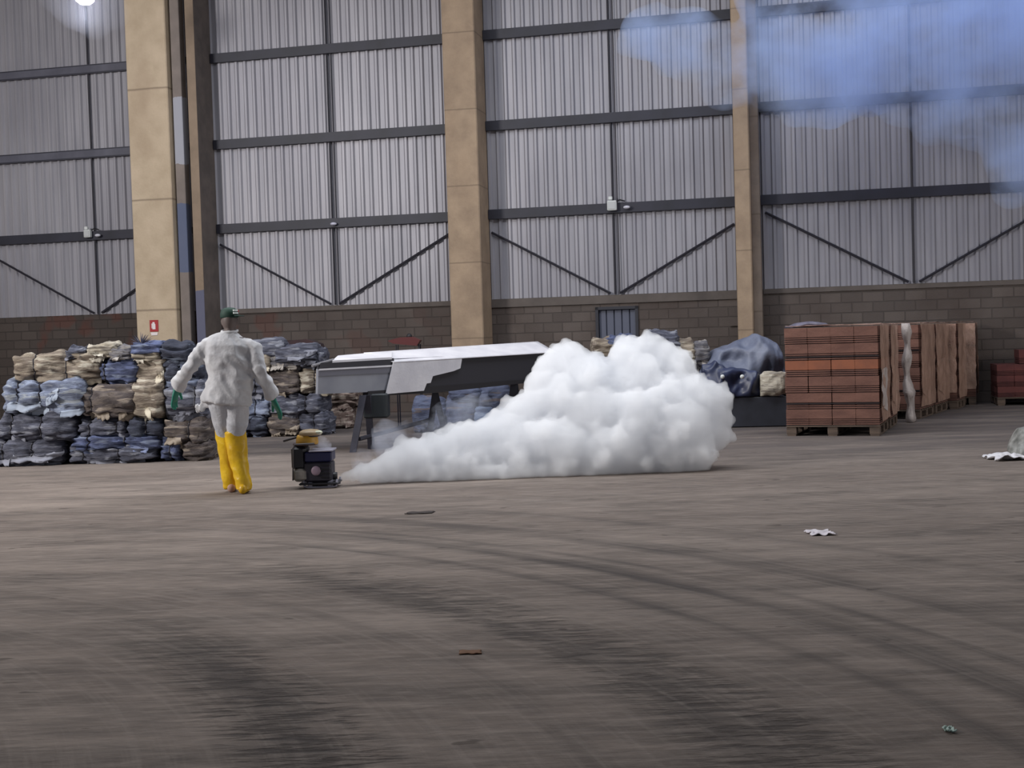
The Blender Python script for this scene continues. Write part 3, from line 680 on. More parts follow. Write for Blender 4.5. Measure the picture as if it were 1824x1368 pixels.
U2, V2 = Vector((math.cos(.49), -math.sin(.49), 0)), Vector((math.sin(.49), math.cos(.49), 0))
brick_pallet(P2, 1.28, 1.22, 6, 'brick pallet beyond the hanging plastic film, third in the row', rz=-.49)
brick_pallet(P2 + V2 * 1.28 + U2 * .02, 1.28, 1.18, 6, 'brick pallet fourth in the row, tight behind the third', rz=-.49)
brick_pallet(P2 + V2 * 2.54 + U2 * .17, 1.28, .85, 6, 'fifth brick pallet of the row, wrapped in film', rz=-.49, front_film=True)
brick_pallet(Vector((8.64, 24.02, 0)), .5, .74, 6, 'narrow farthest tall brick stack of the row, close to the block wall', rz=-.3, front_film=True)
M['brick2'] = mottled('dark_red_brick', lin(104, 56, 52), lin(84, 44, 44), 5)
for (x0, x1, n, z0, lab) in ((1757, 1880, 3, 0, 'low dark red brick stack on a pallet by the right edge'),):
    q = at(1757, 700, 23.6)
    t = brick_pallet(Vector((q.x + 1.64, 23.2, 0)), 1.5, 1.0, 3, lab, rz=-.24, film=False, LH=.2, low=True)
    for ch in t.children:
        if ch.name.startswith('brick_pack'):
            ch.data.materials[0] = M['brick2']
q = at(1804, 648, 23.8)
o = bpy.data.objects.new('brick_pack', brick_mesh(.9, .7, 1, .26)); COL.objects.link(o); o.data.materials[0] = M['brick2']
o.location = (q.x + .55, 23.8, .752); o.rotation_euler = (0, 0, -.24); tag(o, 'single upper block of dark red bricks on the low stack', 'bricks')
# loose film hanging between the second and third pallets
lf = P0 + V_ * 2.47 + U * .05
pts = []
mb = MB(); vs = []; fs = []; n = 30; k_ = 8
for i in range(n + 1):
    z = 1.54 * (1 - i / n) + .01; wd = .17 + .05 * math.sin(i * .7) + (.05 if i > 20 else 0) - .06 * max(0, (i - 24) / 6)
    for j in range(k_ * 2):
        a = 2 * math.pi * j / (k_ * 2); w2 = wd * (1 + .35 * noise.noise(Vector((j * .9, i * .35, 2)))); ce = lf + V_ * .28 + U * (.08 + .018 * math.sin(i * .3) + .05 * i / n)
        p = ce + V_ * math.cos(a) * w2 + U * math.sin(a) * w2 * .35; vs.append((p.x, p.y, z))
m2 = k_ * 2
for i in range(n):
    for j in range(m2): fs.append((i * m2 + j, i * m2 + (j + 1) % m2, (i + 1) * m2 + (j + 1) % m2, (i + 1) * m2 + j))
fs += [tuple(range(m2)), tuple(range((n + 1) * m2 - 1, n * m2 - 1, -1))]
tag(MB().add(vs, fs).build('hanging_film', M['film2'], None, True, org=tuple(lf)), 'crumpled clear plastic film hanging to the floor between second and third pallets', 'plastic film')
for k, (px, py, Y, sx, lab) in enumerate([(1566, 577, 18.5, .3, 'orange brick piece on the rear edge of the nearest pallet'), (1603, 574, 19.6, .34, 'orange brick piece on the second pallet')]):
    q = at(px, py, Y)
    tag(MB().box((0, 0, .045), (sx, .2, .09), bev=.01).box((sx * .3, .02, .1), (sx * .35, .12, .05), bev=.01).build('loose_brick', M['orange'], org=(q.x - .1, Y + .1, 1.524)), lab, 'brick')
q = at(1445, 590, 18.9)
SHM = mottled('grey_sheet_cloth', lin(110, 106, 122), lin(64, 62, 76), 5, .6)
heap('crumpled_sheet', [(1404, 586, 590), (1425, 575, 590), (1450, 572, 590), (1472, 575, 590), (1486, 585, 590)], 18.7, .5, SHM, 'grey crumpled plastic sheet lying on top of the nearest brick pallet', 'plastic sheet', 2.2, .02, zb=1.53)

# ------------------------------------------------------------------ covered trestle table
tb = thing('covered_table', (-.9, 18.6, 0), 'long raised steel table with dark side panel, partly draped in white sheet', 'table')
TO = tuple(tb.location)
GS = mottled('grey_side_panel', lin(140, 142, 150), lin(124, 126, 136), 2, .5); DS = plain('dark_side_panel', lin(46, 45, 52), .6)
WS = mottled('white_sheet', lin(218, 216, 220), lin(202, 200, 206), 3, .6, bd=.004)
def edge(x, y): # table front plane runs from Y 17.4 at px 567 to Y 20.6 at px 985
    return at(x, y, 17.4 + 3.2 * (x - 567) / 418 * (1 - .18 * (1 - (x - 567) / 418)))
N_ = Vector((.62, -.78, 0)).normalized()                      # outward normal of the long front side
BK = Vector((-(N_.x), -(N_.y), 0))
fa, fb = edge(567, 645), edge(985, 628); ba_, bb = edge(567, 703), edge(985, 673)
sd_ = (fb - fa); sd_.z = 0; sd_.normalize(); NB = Vector((-sd_.y, sd_.x, 0))   # away from the camera
def panel(pts, thick, mat, name, off=0):
    P_ = [edge(x, y) - NB * off for x, y in pts]; return MB().prism(P_, NB * thick).build(name, mat, tb, org=TO)
panel([(567, 657), (700, 650), (690, 697), (566, 702)], .05, GS, 'end_panel')
panel([(572, 646), (702, 638), (702, 650), (568, 656)], .05, DS, 'upper_band', .0)
panel([(567, 657), (701, 650), (701, 653), (567, 660)], .03, WS, 'edge_strip', .02)
panel([(567, 657), (701, 650), (698, 664), (567, 670)], .03, plain('mid_grey_band', lin(104, 104, 114), .5), 'middle_band', .01)
panel([(684, 646), (985, 626), (985, 674), (760, 697), (684, 702)], .06, DS, 'side_panel', -.01)
panel([(655, 697), (985, 672), (985, 677), (770, 700), (655, 706)], .12, plain('dark_bottom_rail', lin(30, 28, 34), .6), 'bottom_rail', .01)
# deck and underside
d0, d1 = edge(572, 645), edge(985, 626); d0b, d1b = edge(566, 700), edge(985, 674)
mb = MB().prism([d0 + NB * .06, d1 + NB * .06, d1b + NB * .06, d0b + NB * .06], Vector((-.06, .85, 0))).build('table_box', plain('table_inner', lin(92, 92, 100), .6), tb, org=TO)
# white drape: side flap with torn outline, and top sheet rising to the back
def sheet(pts, d, name, off): return MB().prism([edge(x, y) - NB * off for x, y in pts], d).build(name, WS, tb, org=TO)
sheet([(698, 644), (820, 638), (817, 656), (805, 661), (768, 670), (764, 682), (757, 683), (752, 696), (684, 702)], NB * .012, 'draped_flap', .04)
q = [edge(700, 645), edge(985, 627), edge(985, 627), edge(700, 645)]
bk = [(960, 608), (648, 628)]
A1, A2 = edge(698, 645) - NB * .045, edge(988, 627) - NB * .045
def back(px, py, e, w):                                       # a point w metres behind the front edge, on the photo's line of sight
    Yt = e.y + w * NB.y; return at(px, py, Yt)
B2, B1 = back(958, 608, edge(958, 620), 1.0), back(648, 628, edge(648, 640), .75)
vs = []; fs = []; nx, ny = 30, 8
for i in range(nx + 1):
    for j in range(ny + 1):
        u, v = i / nx, j / ny; p = A1.lerp(A2, u).lerp(B1.lerp(B2, u), v)
        p.z += .012 * noise.noise(Vector((u * 9, v * 3, 1))) * math.sin(math.pi * v) ; vs.append(p)
for i in range(nx):
    for j in range(ny): k = i * (ny + 1) + j; fs.append((k, k + ny + 1, k + ny + 2, k + 1))
o = MB().add(vs, fs).build('top_sheet', WS, tb, True, org=TO); sm_ = o.modifiers.new('s', 'SOLIDIFY'); sm_.thickness = .012
T1, T2 = edge(592, 646), edge(698, 640)
sh = MB().prism([T1 + Vector((0, 0, 0)), T2, T2 + Vector((-.05, .6, .085)), T1 + Vector((.0, .6, .06))], (0, 0, .03)).build('top_ledge', WS, tb, org=TO)
L3 = MB().tube([edge(556, 652), edge(592, 641) + Vector((0, .1, 0))], .02, 8).build('lever', plain('lever_grey', lin(120, 118, 122), .5), tb, org=TO)
LG = mottled('dark_leg_steel', lin(48, 48, 58), lin(62, 62, 74), 3, .6)
def leg(top, foot, w=.045):
    tp, ft = Vector(top), Vector(foot); d = (ft - tp)
    MB().prism([tp + Vector((-w, 0, 0)), tp + Vector((w, 0, 0)), ft + Vector((w, 0, 0)), ft + Vector((-w, 0, 0))], (0, .08, 0)).build('leg', LG, tb, org=TO)
def gp(px, py):
    a = at(px, py, 1.0); d = a - Vector((0, 0, HCAM)); t_ = -HCAM / d.z; return Vector((0, 0, HCAM)) + d * t_
f1, f2 = gp(628, 806), gp(661, 800)
tpL = at(650, 704, 17.9)
leg((tpL.x - .02, 17.82, tpL.z), f1); leg((tpL.x + .03, 17.9, tpL.z), f2)
leg(at(775, 700, 19.2), Vector((at(762, 770, 19.2).x, 19.2, 0))); leg(at(775, 700, 19.3), Vector((at(795, 770, 19.3).x, 19.35, 0)))
leg(at(916, 684, 20.3), Vector((at(905, 770, 20.3).x, 20.3, 0)), .06); leg(at(916, 684, 20.4), Vector((at(926, 770, 20.3).x, 20.45, 0)), .06)
MB().tube([at(640, 782, 17.86), Vector((at(765, 782, 19.2).x, 19.25, .32))], .03, 6).build('cross_bar', LG, tb, org=TO)
bx_ = at(671, 722, 18.2)
MB().box(bx_, (.34, .4, .34), bev=.02).build('hanging_box', plain('dark_green_box', lin(38, 44, 48), .6), tb, org=TO)

# bales seen below the table
UB = [(734, 800, 712, 775, 'blueg', 'dusty blue covered bundle standing below the middle of the table'), (794, 850, 706, 772, 'blueg', 'blue grey bundle with brown patch below the table middle'),
      (842, 912, 728, 775, 'pale2', 'pale blue smooth sack on the floor under the table\'s right half'), (800, 860, 690, 716, 'blueg', 'upper blue bundle tucked under the table'), (850, 914, 688, 732, 'blueg', 'blue sheet bundle with dark seam below the table\'s right leg')]
SM['blueg'] = sack_mat('dusty_blue_cover', lin(88, 96, 120), lin(72, 78, 102), lin(96, 88, 92)); SM['pale2'] = sack_mat('soft_pale_blue', lin(120, 136, 166), lin(100, 112, 142), lin(134, 146, 170))
for k, (x0, x1, y0, y1, c, lab) in enumerate(UB):
    bale(x0, x1, y0, y1, 21.4, c, lab, (), D=.8, ground=k < 3, group='blue bundles below the covered table', folds=.9, ex=.75)

# red trolley behind the table
rt = thing('red_handcart', (at(725, 610, 22.6).x, 22.6, 0), 'red handcart tray showing over the white table sheet near the tan column', 'handcart')
RO = tuple(rt.location); RD = plain('dull_red_paint', lin(84, 34, 34), .6)
a_, b_2 = at(690, 609, 22.6), at(745, 606, 22.6)
MB().prism([at(690, 607, 22.6), at(712, 601, 22.6), at(735, 600, 22.6), at(748, 606, 22.6), at(742, 616, 22.6), at(700, 612, 22.6)], (0, .5, 0)).build('tray', RD, rt, org=RO)
MB().ball(at(729, 599, 22.8), (.05, .05, .05), 10).build('knob', M['black'], rt, True, org=RO)
for dx in (-.2, .2):
    for dy in (.05, .45): MB().tube([(RO[0] + dx, 22.6 + dy, 0), (RO[0] + dx, 22.6 + dy, 1.45)], 1.2e-2, 6).build('leg', M['steel'], rt, org=RO)
dk = thing('dark_machine', (at(530, 610, 23.5).x, 23.5, 0), 'dark red brown machine hood showing above the second pile', 'machine')
DO = tuple(dk.location)
hm = mottled('dark_maroon', lin(60, 38, 40), lin(46, 34, 38), 3)
MB().prism([at(500, 622, 23.5), at(510, 607, 23.5), at(545, 604, 23.5), at(566, 612, 23.5), at(572, 626, 23.5)], (0, .7, 0)).build('hood', hm, dk, org=DO)
MB().box((DO[0], DO[1] + .35, .65), (.6, .6, 1.3), bev=.03).build('machine_body', hm, dk, org=DO)

# spiky tuft on the pile in front of the column
sp_ = at(272, 614, 17.9); mb = MB(); R1 = random.Random(3)
for k in range(34):
    a = R1.uniform(-1.35, 1.35); b_3 = R1.uniform(-.5, .5); l = R1.uniform(.1, .19)
    d = Vector((math.sin(a), b_3, math.cos(a) * .8)).normalized() * l
    mb.tube([(0, 0, 0), d * .6, d], [.007, .005, .001], 5)
mb.ball((0, 0, -.01), (.07, .05, .04), 10)
o = mb.build('spiky_plant', plain('dark_blue_spikes', lin(60, 62, 82), .6)); o.location = (sp_.x, 17.35, sp_.z + .0)
tag(o, 'dark spiky tuft sticking up from the pile in front of the cream column', 'plant')

# ------------------------------------------------------------------ litter
def scrap(px, py, w, h, mat, name, label, cat, seed, lift=.05):
    c = gp(px, py); n = 14; vs = []; fs = []
    for i in range(n + 1):
        for j in range(n + 1):
            u, v = i / n - .5, j / n - .5; r = 1 + .3 * noise.noise(Vector((u * 4, v * 4, seed)))
            z = .006 + lift * max(0, .25 + .8 * noise.noise(Vector((u * 4 + seed, v * 5, 2)))) ; vs.append((u * w * r, v * h * r, z))
    for i in range(n):
        for j in range(n): k = i * (n + 1) + j; fs.append((k, k + n + 1, k + n + 2, k + 1))
    o = MB().add(vs, fs).build(name, mat, None, True); o.location = (c.x, c.y, 0)
    s = o.modifiers.new('s', 'SOLIDIFY'); s.thickness = .004; return tag(o, label, cat)
PW = plain('litter_white', lin(205, 198, 204), .5)
scrap(1462, 951, .17, .2, PW, 'paper_scrap', 'torn white paper scrap on the open floor at right', 'litter', 1.5, .03)
scrap(1691, 1303, .035, .05, plain('litter_green', lin(150, 170, 160), .5), 'plastic_scrap', 'tiny pale green plastic scrap in the lower right of the floor', 'litter', 4.1, .02)
scrap(748, 914, .22, .12, plain('dark_rag', lin(52, 44, 42), .9), 'flat_rag', 'small dark flat patch of rag on the floor before the smoke', 'litter', 2.2, .008)
scrap(838, 1163, .1, .07, plain('rust_scrap', lin(106, 74, 50), .9), 'rusty_scrap', 'faint rusty brown scrap on the floor at centre', 'litter', 7.2, .004)
q = gp(1796, 822)
tag(scrap(1798, 818, .42, .4, plain('film_white', lin(208, 206, 210), .4), 'plastic_sheet', 'white plastic sheet lying flat on the floor at the right edge', 'plastic sheet', 9.3, .10))
q = gp(1830, 815)
o = heap('refuse_bag', [(1808, 812, 820), (1816, 786, 822), (1826, 766, 822), (1840, 762, 822), (1870, 775, 822)], q.y, .4, mottled('bag_grey', lin(150, 150, 146), lin(90, 92, 88), 9, .4), 'crumpled grey and white refuse bag cut by the right edge', 'bag', 6.6, .06, zb=0.0)
o.data.transform(Matrix.Translation((0, 0, 0)))

# ------------------------------------------------------------------ the worker, walking away
YW = 13.2
def pp(px, py, dy=0.0): return at(px, py, YW + dy)
wk = thing('person', (-2.83, YW, 0), 'person walking away in white coat, yellow leggings, green cap and green gloves', 'person')
WO = tuple(wk.location)
SKIN = mottled('worker_skin', lin(110, 97, 92), lin(94, 82, 78), 6, .6)
COAT = mottled('white_coverall', lin(206, 206, 208), lin(190, 190, 194), 4, .7, bd=.006)
PANT = mottled('white_trousers', lin(200, 200, 204), lin(178, 180, 186), 5, .7, bd=.006)
YEL = mottled('yellow_rubber', lin(228, 186, 24), lin(206, 160, 18), 5, .4, bd=.004); GLV = plain('green_rubber', lin(30, 120, 100), .45)
CAPM = mottled('dark_green_cap', lin(26, 66, 50), lin(16, 46, 40), 6, .7)
def limb(mb, pts, side=Vector((1, 0, 0)), n=20):            # pts = (centre, ra, rb)
    R = []
    for i, (c, ra, rb) in enumerate(pts):
        t_ = (pts[min(i + 1, len(pts) - 1)][0] - pts[max(i - 1, 0)][0]).normalized()
        b = t_.cross(side).normalized(); a = b.cross(t_).normalized(); R.append((c, a * ra, b * rb))
    return mb.loft(R, n)
def hand(mb, wrist, d, side, nrm, s=1.0, curl=.5):
    """palm, four unequal bent fingers, thumb from the side of the palm"""
    d, side, nrm = d.normalized(), side.normalized(), nrm.normalized(); w = Vector(wrist)
    mb.loft([(w - d * .11, side * .04 * s, nrm * .036 * s), (w - d * .05, side * .036 * s, nrm * .03 * s), (w + d * .01, side * .033 * s, nrm * .02 * s), (w + d * .05 * s, side * .042 * s, nrm * .018 * s), (w + d * .09 * s, side * .043 * s, nrm * .015 * s), (w + d * .10 * s, side * .036 * s, nrm * .01 * s)], 16)
    for k, l in enumerate((.068, .08, .075, .058)):
        b = w + side * (.032 - .0215 * k) * s + d * .088 * s; P_ = [b]; dd = Vector(d) + side * (.10 - .07 * k); dd.normalize()
        for q_ in (.42, .32, .26):
            P_.append(P_[-1] + dd * l * q_ * s); dd = (dd + nrm * curl * .7).normalized()
        mb.tube(P_, [.0105 * s, .0098 * s, .009 * s, .007 * s], 8)
    b = w + side * .03 * s + d * .025 * s; t1 = (side * .8 + d * .7 + nrm * .2).normalized(); t2 = (side * .25 + d + nrm * .4).normalized()
    mb.tube([b - t1 * .01, b + t1 * .035 * s, b + t1 * .035 * s + t2 * .03 * s, b + t1 * .035 * s + t2 * .05 * s], [.014 * s, .012 * s, .011 * s, .008 * s], 8)
X1, Y1, Z1 = Vector((1, 0, 0)), Vector((0, 1, 0)), Vector((0, 0, 1))
shL, elL, wrL = pp(366, 619, .02), pp(338, 655, .0), pp(317, 688, .14)
shR, elR, wrR = pp(447, 619, .02), pp(463, 661, -.03), pp(484, 706, .08)
hipL, knL, anL = pp(393, 716, .02), pp(402, 788, .14), pp(413, 862, .16)
hipR, knR, anR = pp(425, 716, 0), pp(421, 790, .06), pp(434, 866, -.02)
headc = pp(409, 572, .05)
# body: one continuous surface under the clothes
mb = MB()
limb(mb, [(pp(409, 612, .02), .17, .09), (pp(409, 603, .02), .13, .075), (pp(409, 596, .02), .062, .062), (pp(409, 588, .03), .055, .06), (pp(409, 580, .04), .05, .056)])
mb.ball(headc, (.078, .098, .12), 20); mb.ball(headc + Vector((0, .045, -.05)), (.056, .06, .07), 14)
mb.ball(headc + Vector((0, .108, -.01)), (.014, .02, .024), 8)                       # nose
for s_ in (-1, 1):
    mb.ball(headc + Vector((.08 * s_, .005, -.005)), (.012, .022, .033), 8)           # ears
    mb.ball(headc + Vector((.03 * s_, .088, .018)), (.014, .01, .01), 8)
mb.ball(headc + Vector((0, .092, -.055)), (.026, .014, .01), 8)
limb(mb, [(pp(409, 600, .02), .15, .08), (pp(408, 640, .02), .15, .1), (pp(408, 680, .02), .135, .095), (pp(408, 716, .02), .16, .11)])
for a_1, b_1, c_1 in ((shL, elL, wrL), (shR, elR, wrR)): limb(mb, [(a_1, .055, .055), (a_1.lerp(b_1, .5), .05, .05), (b_1, .042, .042), (b_1.lerp(c_1, .5), .036, .036), (c_1, .028, .024)], Y1)
for a_1, b_1, c_1 in ((hipL, knL, anL), (hipR, knR, anR)): limb(mb, [(a_1, .095, .1), (a_1.lerp(b_1, .5), .08, .085), (b_1, .06, .065), (b_1.lerp(c_1, .4), .055, .06), (c_1, .04, .045)])
body = remesh(mb.build('body', SKIN, wk, True, org=WO), .014)
# coat
mb = MB()
limb(mb, [(pp(409, 592, .03), .075, .075), (pp(408, 597, .02), .13, .09), (pp(407, 604, .02), .215, .115), (pp(406, 618, .01), .255, .145), (pp(408, 645, 0), .25, .155), (pp(410, 672, 0), .235, .15), (pp(407, 698, 0), .24, .155), (pp(404, 719, 0), .255, .165)], n=28)
coat_folds = lambda amp: (lambda c: amp * (1.1 * noise.noise(Vector((c.x * 5, c.y * 5, c.z * 2.5))) + .55 * (.4 - 2 * abs(noise.noise(Vector((c.x * 9 + c.z * 6, c.y * 8, c.z * 7)))))))
limb(mb, [(shL + Vector((.10, 0, .035)), .07, .08), (shL + Vector((.03, 0, .012)), .088, .09), (shL + Vector((-.03, 0, -.03)), .092, .095), (shL.lerp(elL, .5), .092, .09), (elL, .088, .085), (elL.lerp(wrL, .55), .084, .08), (wrL, .078, .072)], Y1)
limb(mb, [(shR + Vector((-.10, 0, .035)), .07, .08), (shR + Vector((-.03, 0, .012)), .086, .09), (shR + Vector((.025, 0, -.03)), .088, .09), (shR.lerp(elR, .5), .088, .09), (elR, .08, .08), (elR.lerp(wrR, .55), .072, .07), (wrR, .066, .06)], Y1)
mb.loft([(pp(385, 712, .03), X1 * .06, Z1 * .05 + Y1 * .02), (pp(368, 718, .05), X1 * .05 + Z1 * .03, Z1 * .07), (pp(352, 729, .07), X1 * .03, Z1 * .055), (pp(341, 737, .08), X1 * .01, Z1 * .02)], 14)   # flying coat tail
coat = remesh(mb.build('coat', COAT, wk, True, org=WO), .014); displace(coat, coat_folds(.032))
mb = MB().tube([pp(409, 592, .03) + Vector((math.cos(a) * .078, math.sin(a) * .078, .012 + .012 * math.sin(a))) for a in np.linspace(0, 2 * math.pi, 20, False)], .014, 8, closed=True)
mb.build('collar', COAT, coat, True, org=WO)
# trousers above, yellow leggings below
mb = MB()
for h, k in ((hipL, knL), (hipR, knR)): limb(mb, [(h + Z1 * .12, .11, .13), (h, .118, .135), (h.lerp(k, .5), .108, .12), (k + Z1 * .05, .094, .10)])
tr = remesh(mb.build('trousers', PANT, wk, True, org=WO), .014); displace(tr, coat_folds(.016))
for nm, k, a_ in (('legging', knL, anL), ('legging', knR, anR)):
    mb = MB(); limb(mb, [(k + Z1 * .13, .118, .12), (k + Z1 * .05, .112, .115), (k.lerp(a_, .35), .098, .1), (k.lerp(a_, .75), .088, .09), (a_ - Z1 * .01, .084, .085), (Vector((a_.x, a_.y, .035)), .082, .086)])
    o = remesh(mb.build(nm, YEL, wk, True, org=WO), .014); displace(o, coat_folds(.018))
SHM_ = plain('pinkish_boot', lin(176, 140, 124), .7)
for a_, tx in ((anL, -.12), (anR, -.03)):
    c = Vector((a_.x, a_.y, 0)); d_ = Vector((tx, 1, 0)).normalized(); sd2 = Vector((d_.y, -d_.x, 0))
    mb = MB().loft([(c - d_ * .10 + Z1 * .045, sd2 * .025, Z1 * .03), (c - d_ * .07 + Z1 * .05, sd2 * .042, Z1 * .05), (c + Z1 * .055, sd2 * .046, Z1 * .055), (c + d_ * .09 + Z1 * .04, sd2 * .05, Z1 * .04), (c + d_ * .17 + Z1 * .03, sd2 * .044, Z1 * .03), (c + d_ * .20 + Z1 * .025, sd2 * .02, Z1 * .02)], 16)
    mb.build('boot', SHM_ if a_ is anL else YEL, wk, True, org=WO)
mb = MB(); hand(mb, wrL + (wrL - elL).normalized() * .03, Vector((-.25, .15, -1)), Vector((.2, .9, .1)), Vector((1, -.2, -.2)), 1.4, .35)
remesh(mb.build('glove', GLV, wk, True, org=WO), .0055)
mb = MB(); hand(mb, wrR + (wrR - elR).normalized() * .03, Vector((.42, .1, -1)), Vector((-.4, .85, -.1)), Vector((-1, -.3, -.35)), 1.4, .35)
remesh(mb.build('glove', GLV, wk, True, org=WO), .0055)
# cap, peak turned to the right, light emblem at its side
cc = headc + Vector((0, 0, .045)); 
mb = MB().lathe(cc, [(.088, -.012), (.094, .0), (.092, .035), (.08, .072), (.05, .09), (.012, .096)], 24)
cap = mb.build('cap', CAPM, wk, True, org=WO)
mb = MB(); vs = []
for i in range(9):
    a = -.2 + (i - 4) * .2; vs += [cc + Vector((math.cos(a) * .085, math.sin(a) * .085, .006)), cc + Vector((math.cos(a) * .15, math.sin(a) * .145, .0)), cc + Vector((math.cos(a) * .15, math.sin(a) * .145, .008)), cc + Vector((math.cos(a) * .085, math.sin(a) * .085, .016))]
fs = [(4 * i + j, 4 * i + (j + 1) % 4, 4 * i + 4 + (j + 1) % 4, 4 * i + 4 + j) for i in range(8) for j in range(4)]
mb.add(vs, fs).build('peak', CAPM, cap, True, org=WO)
EM = plain('emblem_white', lin(226, 232, 228), .5)
mb = MB()
for z_, w_ in ((.062, .03), (.035, .036)):
    mb.prism([cc + Vector((math.cos(a) * .094, math.sin(a) * .094, z_ - .008)) for a in (-.95, -.6, -.25)] + [cc + Vector((math.cos(a) * (.092), math.sin(a) * .092, z_ + .009)) for a in (-.25, -.6, -.95)], Vector((.008, -.01, 0)))
mb.build('emblem', EM, cap, org=WO)
mb = MB().prism([cc + Vector((math.cos(a) * .096, math.sin(a) * .096, .05 - .004)) for a in (-.3, -.12)] + [cc + Vector((math.cos(a) * .094, math.sin(a) * .094, .05 + .016)) for a in (-.12, -.3)], Vector((.008, -.01, 0)))
mb.build('emblem', plain('emblem_red', lin(170, 40, 44), .5), cap, org=WO)

# ------------------------------------------------------------------ the fog machine
YM = 13.55
def pm(px, py, dy=0.0): return at(px, py, YM + dy)
fm = thing('fog_machine', (pm(562, 870).x, YM, 0), 'small dark fog machine with yellow tank, blowing the white smoke', 'fog machine')
MO = tuple(fm.location)
def pbox(x0, x1, y0, y1, d0, d1, mat, name, bev=.01, parent=None):
    a, b = pm(x0, y1), pm(x1, y0); c = Vector(((a.x + b.x) / 2, YM + (d0 + d1) / 2, (a.z + b.z) / 2))
    return MB().box(c, (b.x - a.x, d1 - d0, abs(b.z - a.z)), bev=min(bev, (b.x - a.x) / 3, abs(b.z - a.z) / 3)).build(name, mat, parent or fm, org=MO)
BK_ = plain('machine_black', lin(20, 20, 28), .45); BL = plain('machine_navy', lin(18, 22, 66), .35); PU = mottled('machine_dusty_dark', lin(44, 40, 54), lin(30, 28, 40), 8, .6)
SV = plain('machine_silver', lin(168, 166, 180), .3, .4); TN = plain('tank_yellow', lin(196, 148, 48), .45); LDM = mottled('tan_lid', lin(168, 146, 112), lin(150, 128, 96), 6, .5)
pbox(523, 548, 793, 836, -.14, .16, BK_, 'blower_housing', .03)
pbox(547, 594, 802, 821, -.16, .14, BL, 'control_box', .012)
pbox(554, 596, 799, 803, -.17, .15, SV, 'steel_edge', .003)
en = pbox(546, 593, 820, 857, -.15, .15, PU, 'engine_block', .02)
for k in range(4): pbox(574, 592, 824 + 7 * k, 827 + 7 * k, -.165, -.14, BK_, 'cooling_fin', .003, en)
q = pm(563, 838.5, -.15); MB().lathe(q, [(.05, 0), (.05, .012), (.03, .02), (.01, .022)], 20, Matrix.Rotation(math.pi / 2, 4, 'X')).build('round_badge', plain('badge_pinkish', lin(146, 126, 142), .5), en, True, org=MO)
pbox(526, 551, 832, 856, -.17, -.03, mottled('silver_cover', lin(158, 152, 146), lin(110, 108, 104), 8, .45), 'side_cover', .03)
pbox(537, 606, 856, 862, -.17, .17, BK_, 'base_plate', .012)
for s_ in (-.13, .13):
    a, b = pm(545, 870), pm(604, 870)
    MB().tube([(a.x, YM + s_, .09), (a.x + .01, YM + s_, .02), (a.x + .05, YM + s_, .013), (b.x - .05, YM + s_, .013), (b.x - .01, YM + s_, .02), (b.x, YM + s_, .09)], .012, 8).build('skid', SV, fm, True, org=MO)
for px in (556, 590):
    c = pm(px, 868); MB().box((c.x, YM, .055), (.05, .26, .09), bev=.01).build('mount_block', SV, fm, org=MO)
fr = MB()
for s_ in (-.15, .15):
    fr.tube([pm(522, 856, s_), pm(522, 800, s_), pm(525, 792, s_), pm(560, 790, s_)], .009, 6)
fr.build('frame_tube', plain('frame_grey', lin(96, 94, 96), .5), fm, True, org=MO)
c = pm(547, 783); rx = (566 - 528) / 2 / 170
sc = Matrix.Diagonal((rx / .1, 1.25, 1, 1))
tk = MB().lathe((c.x, YM, c.z), [(.075, -.055), (.1, -.05), (.106, -.03), (.1, .02), (.09, .05)], 24, sc).build('tank', TN, fm, True, org=MO)
MB().lathe((c.x - .02, YM, c.z - .045), [(.112, -.01), (.118, 0), (.112, .01)], 24, sc).build('tank_rim', plain('rim_brown', lin(70, 50, 48), .6), tk, True, org=MO)
c = pm(553, 773)
MB().lathe((c.x - .0, YM, c.z), [(.1, -.012), (.11, .005), (.1, .028), (.07, .045), (.02, .052)], 24, sc).build('tank_lid', LDM, tk, True, org=MO)
MB().lathe((c.x, YM, c.z - .018), [(.085, -.008), (.09, .008)], 24, sc).build('seal_ring', BK_, tk, True, org=MO)
pbox(562, 575, 766, 773, -.10, -.02, plain('cap_pale', lin(214, 216, 190), .4), 'filler_cap', .014, tk)
nz = pm(592, 848); MB().tube([nz - X1 * .06, nz + X1 * .05], [.035, .042], 14).build('nozzle', BK_, fm, True, org=MO)
MB().tube([pm(531, 778, .0), pm(518, 782, 0), pm(505, 786, .02)], .012, 6).build('push_handle', plain('handle_dark', lin(48, 46, 52), .6), fm, True, org=MO)
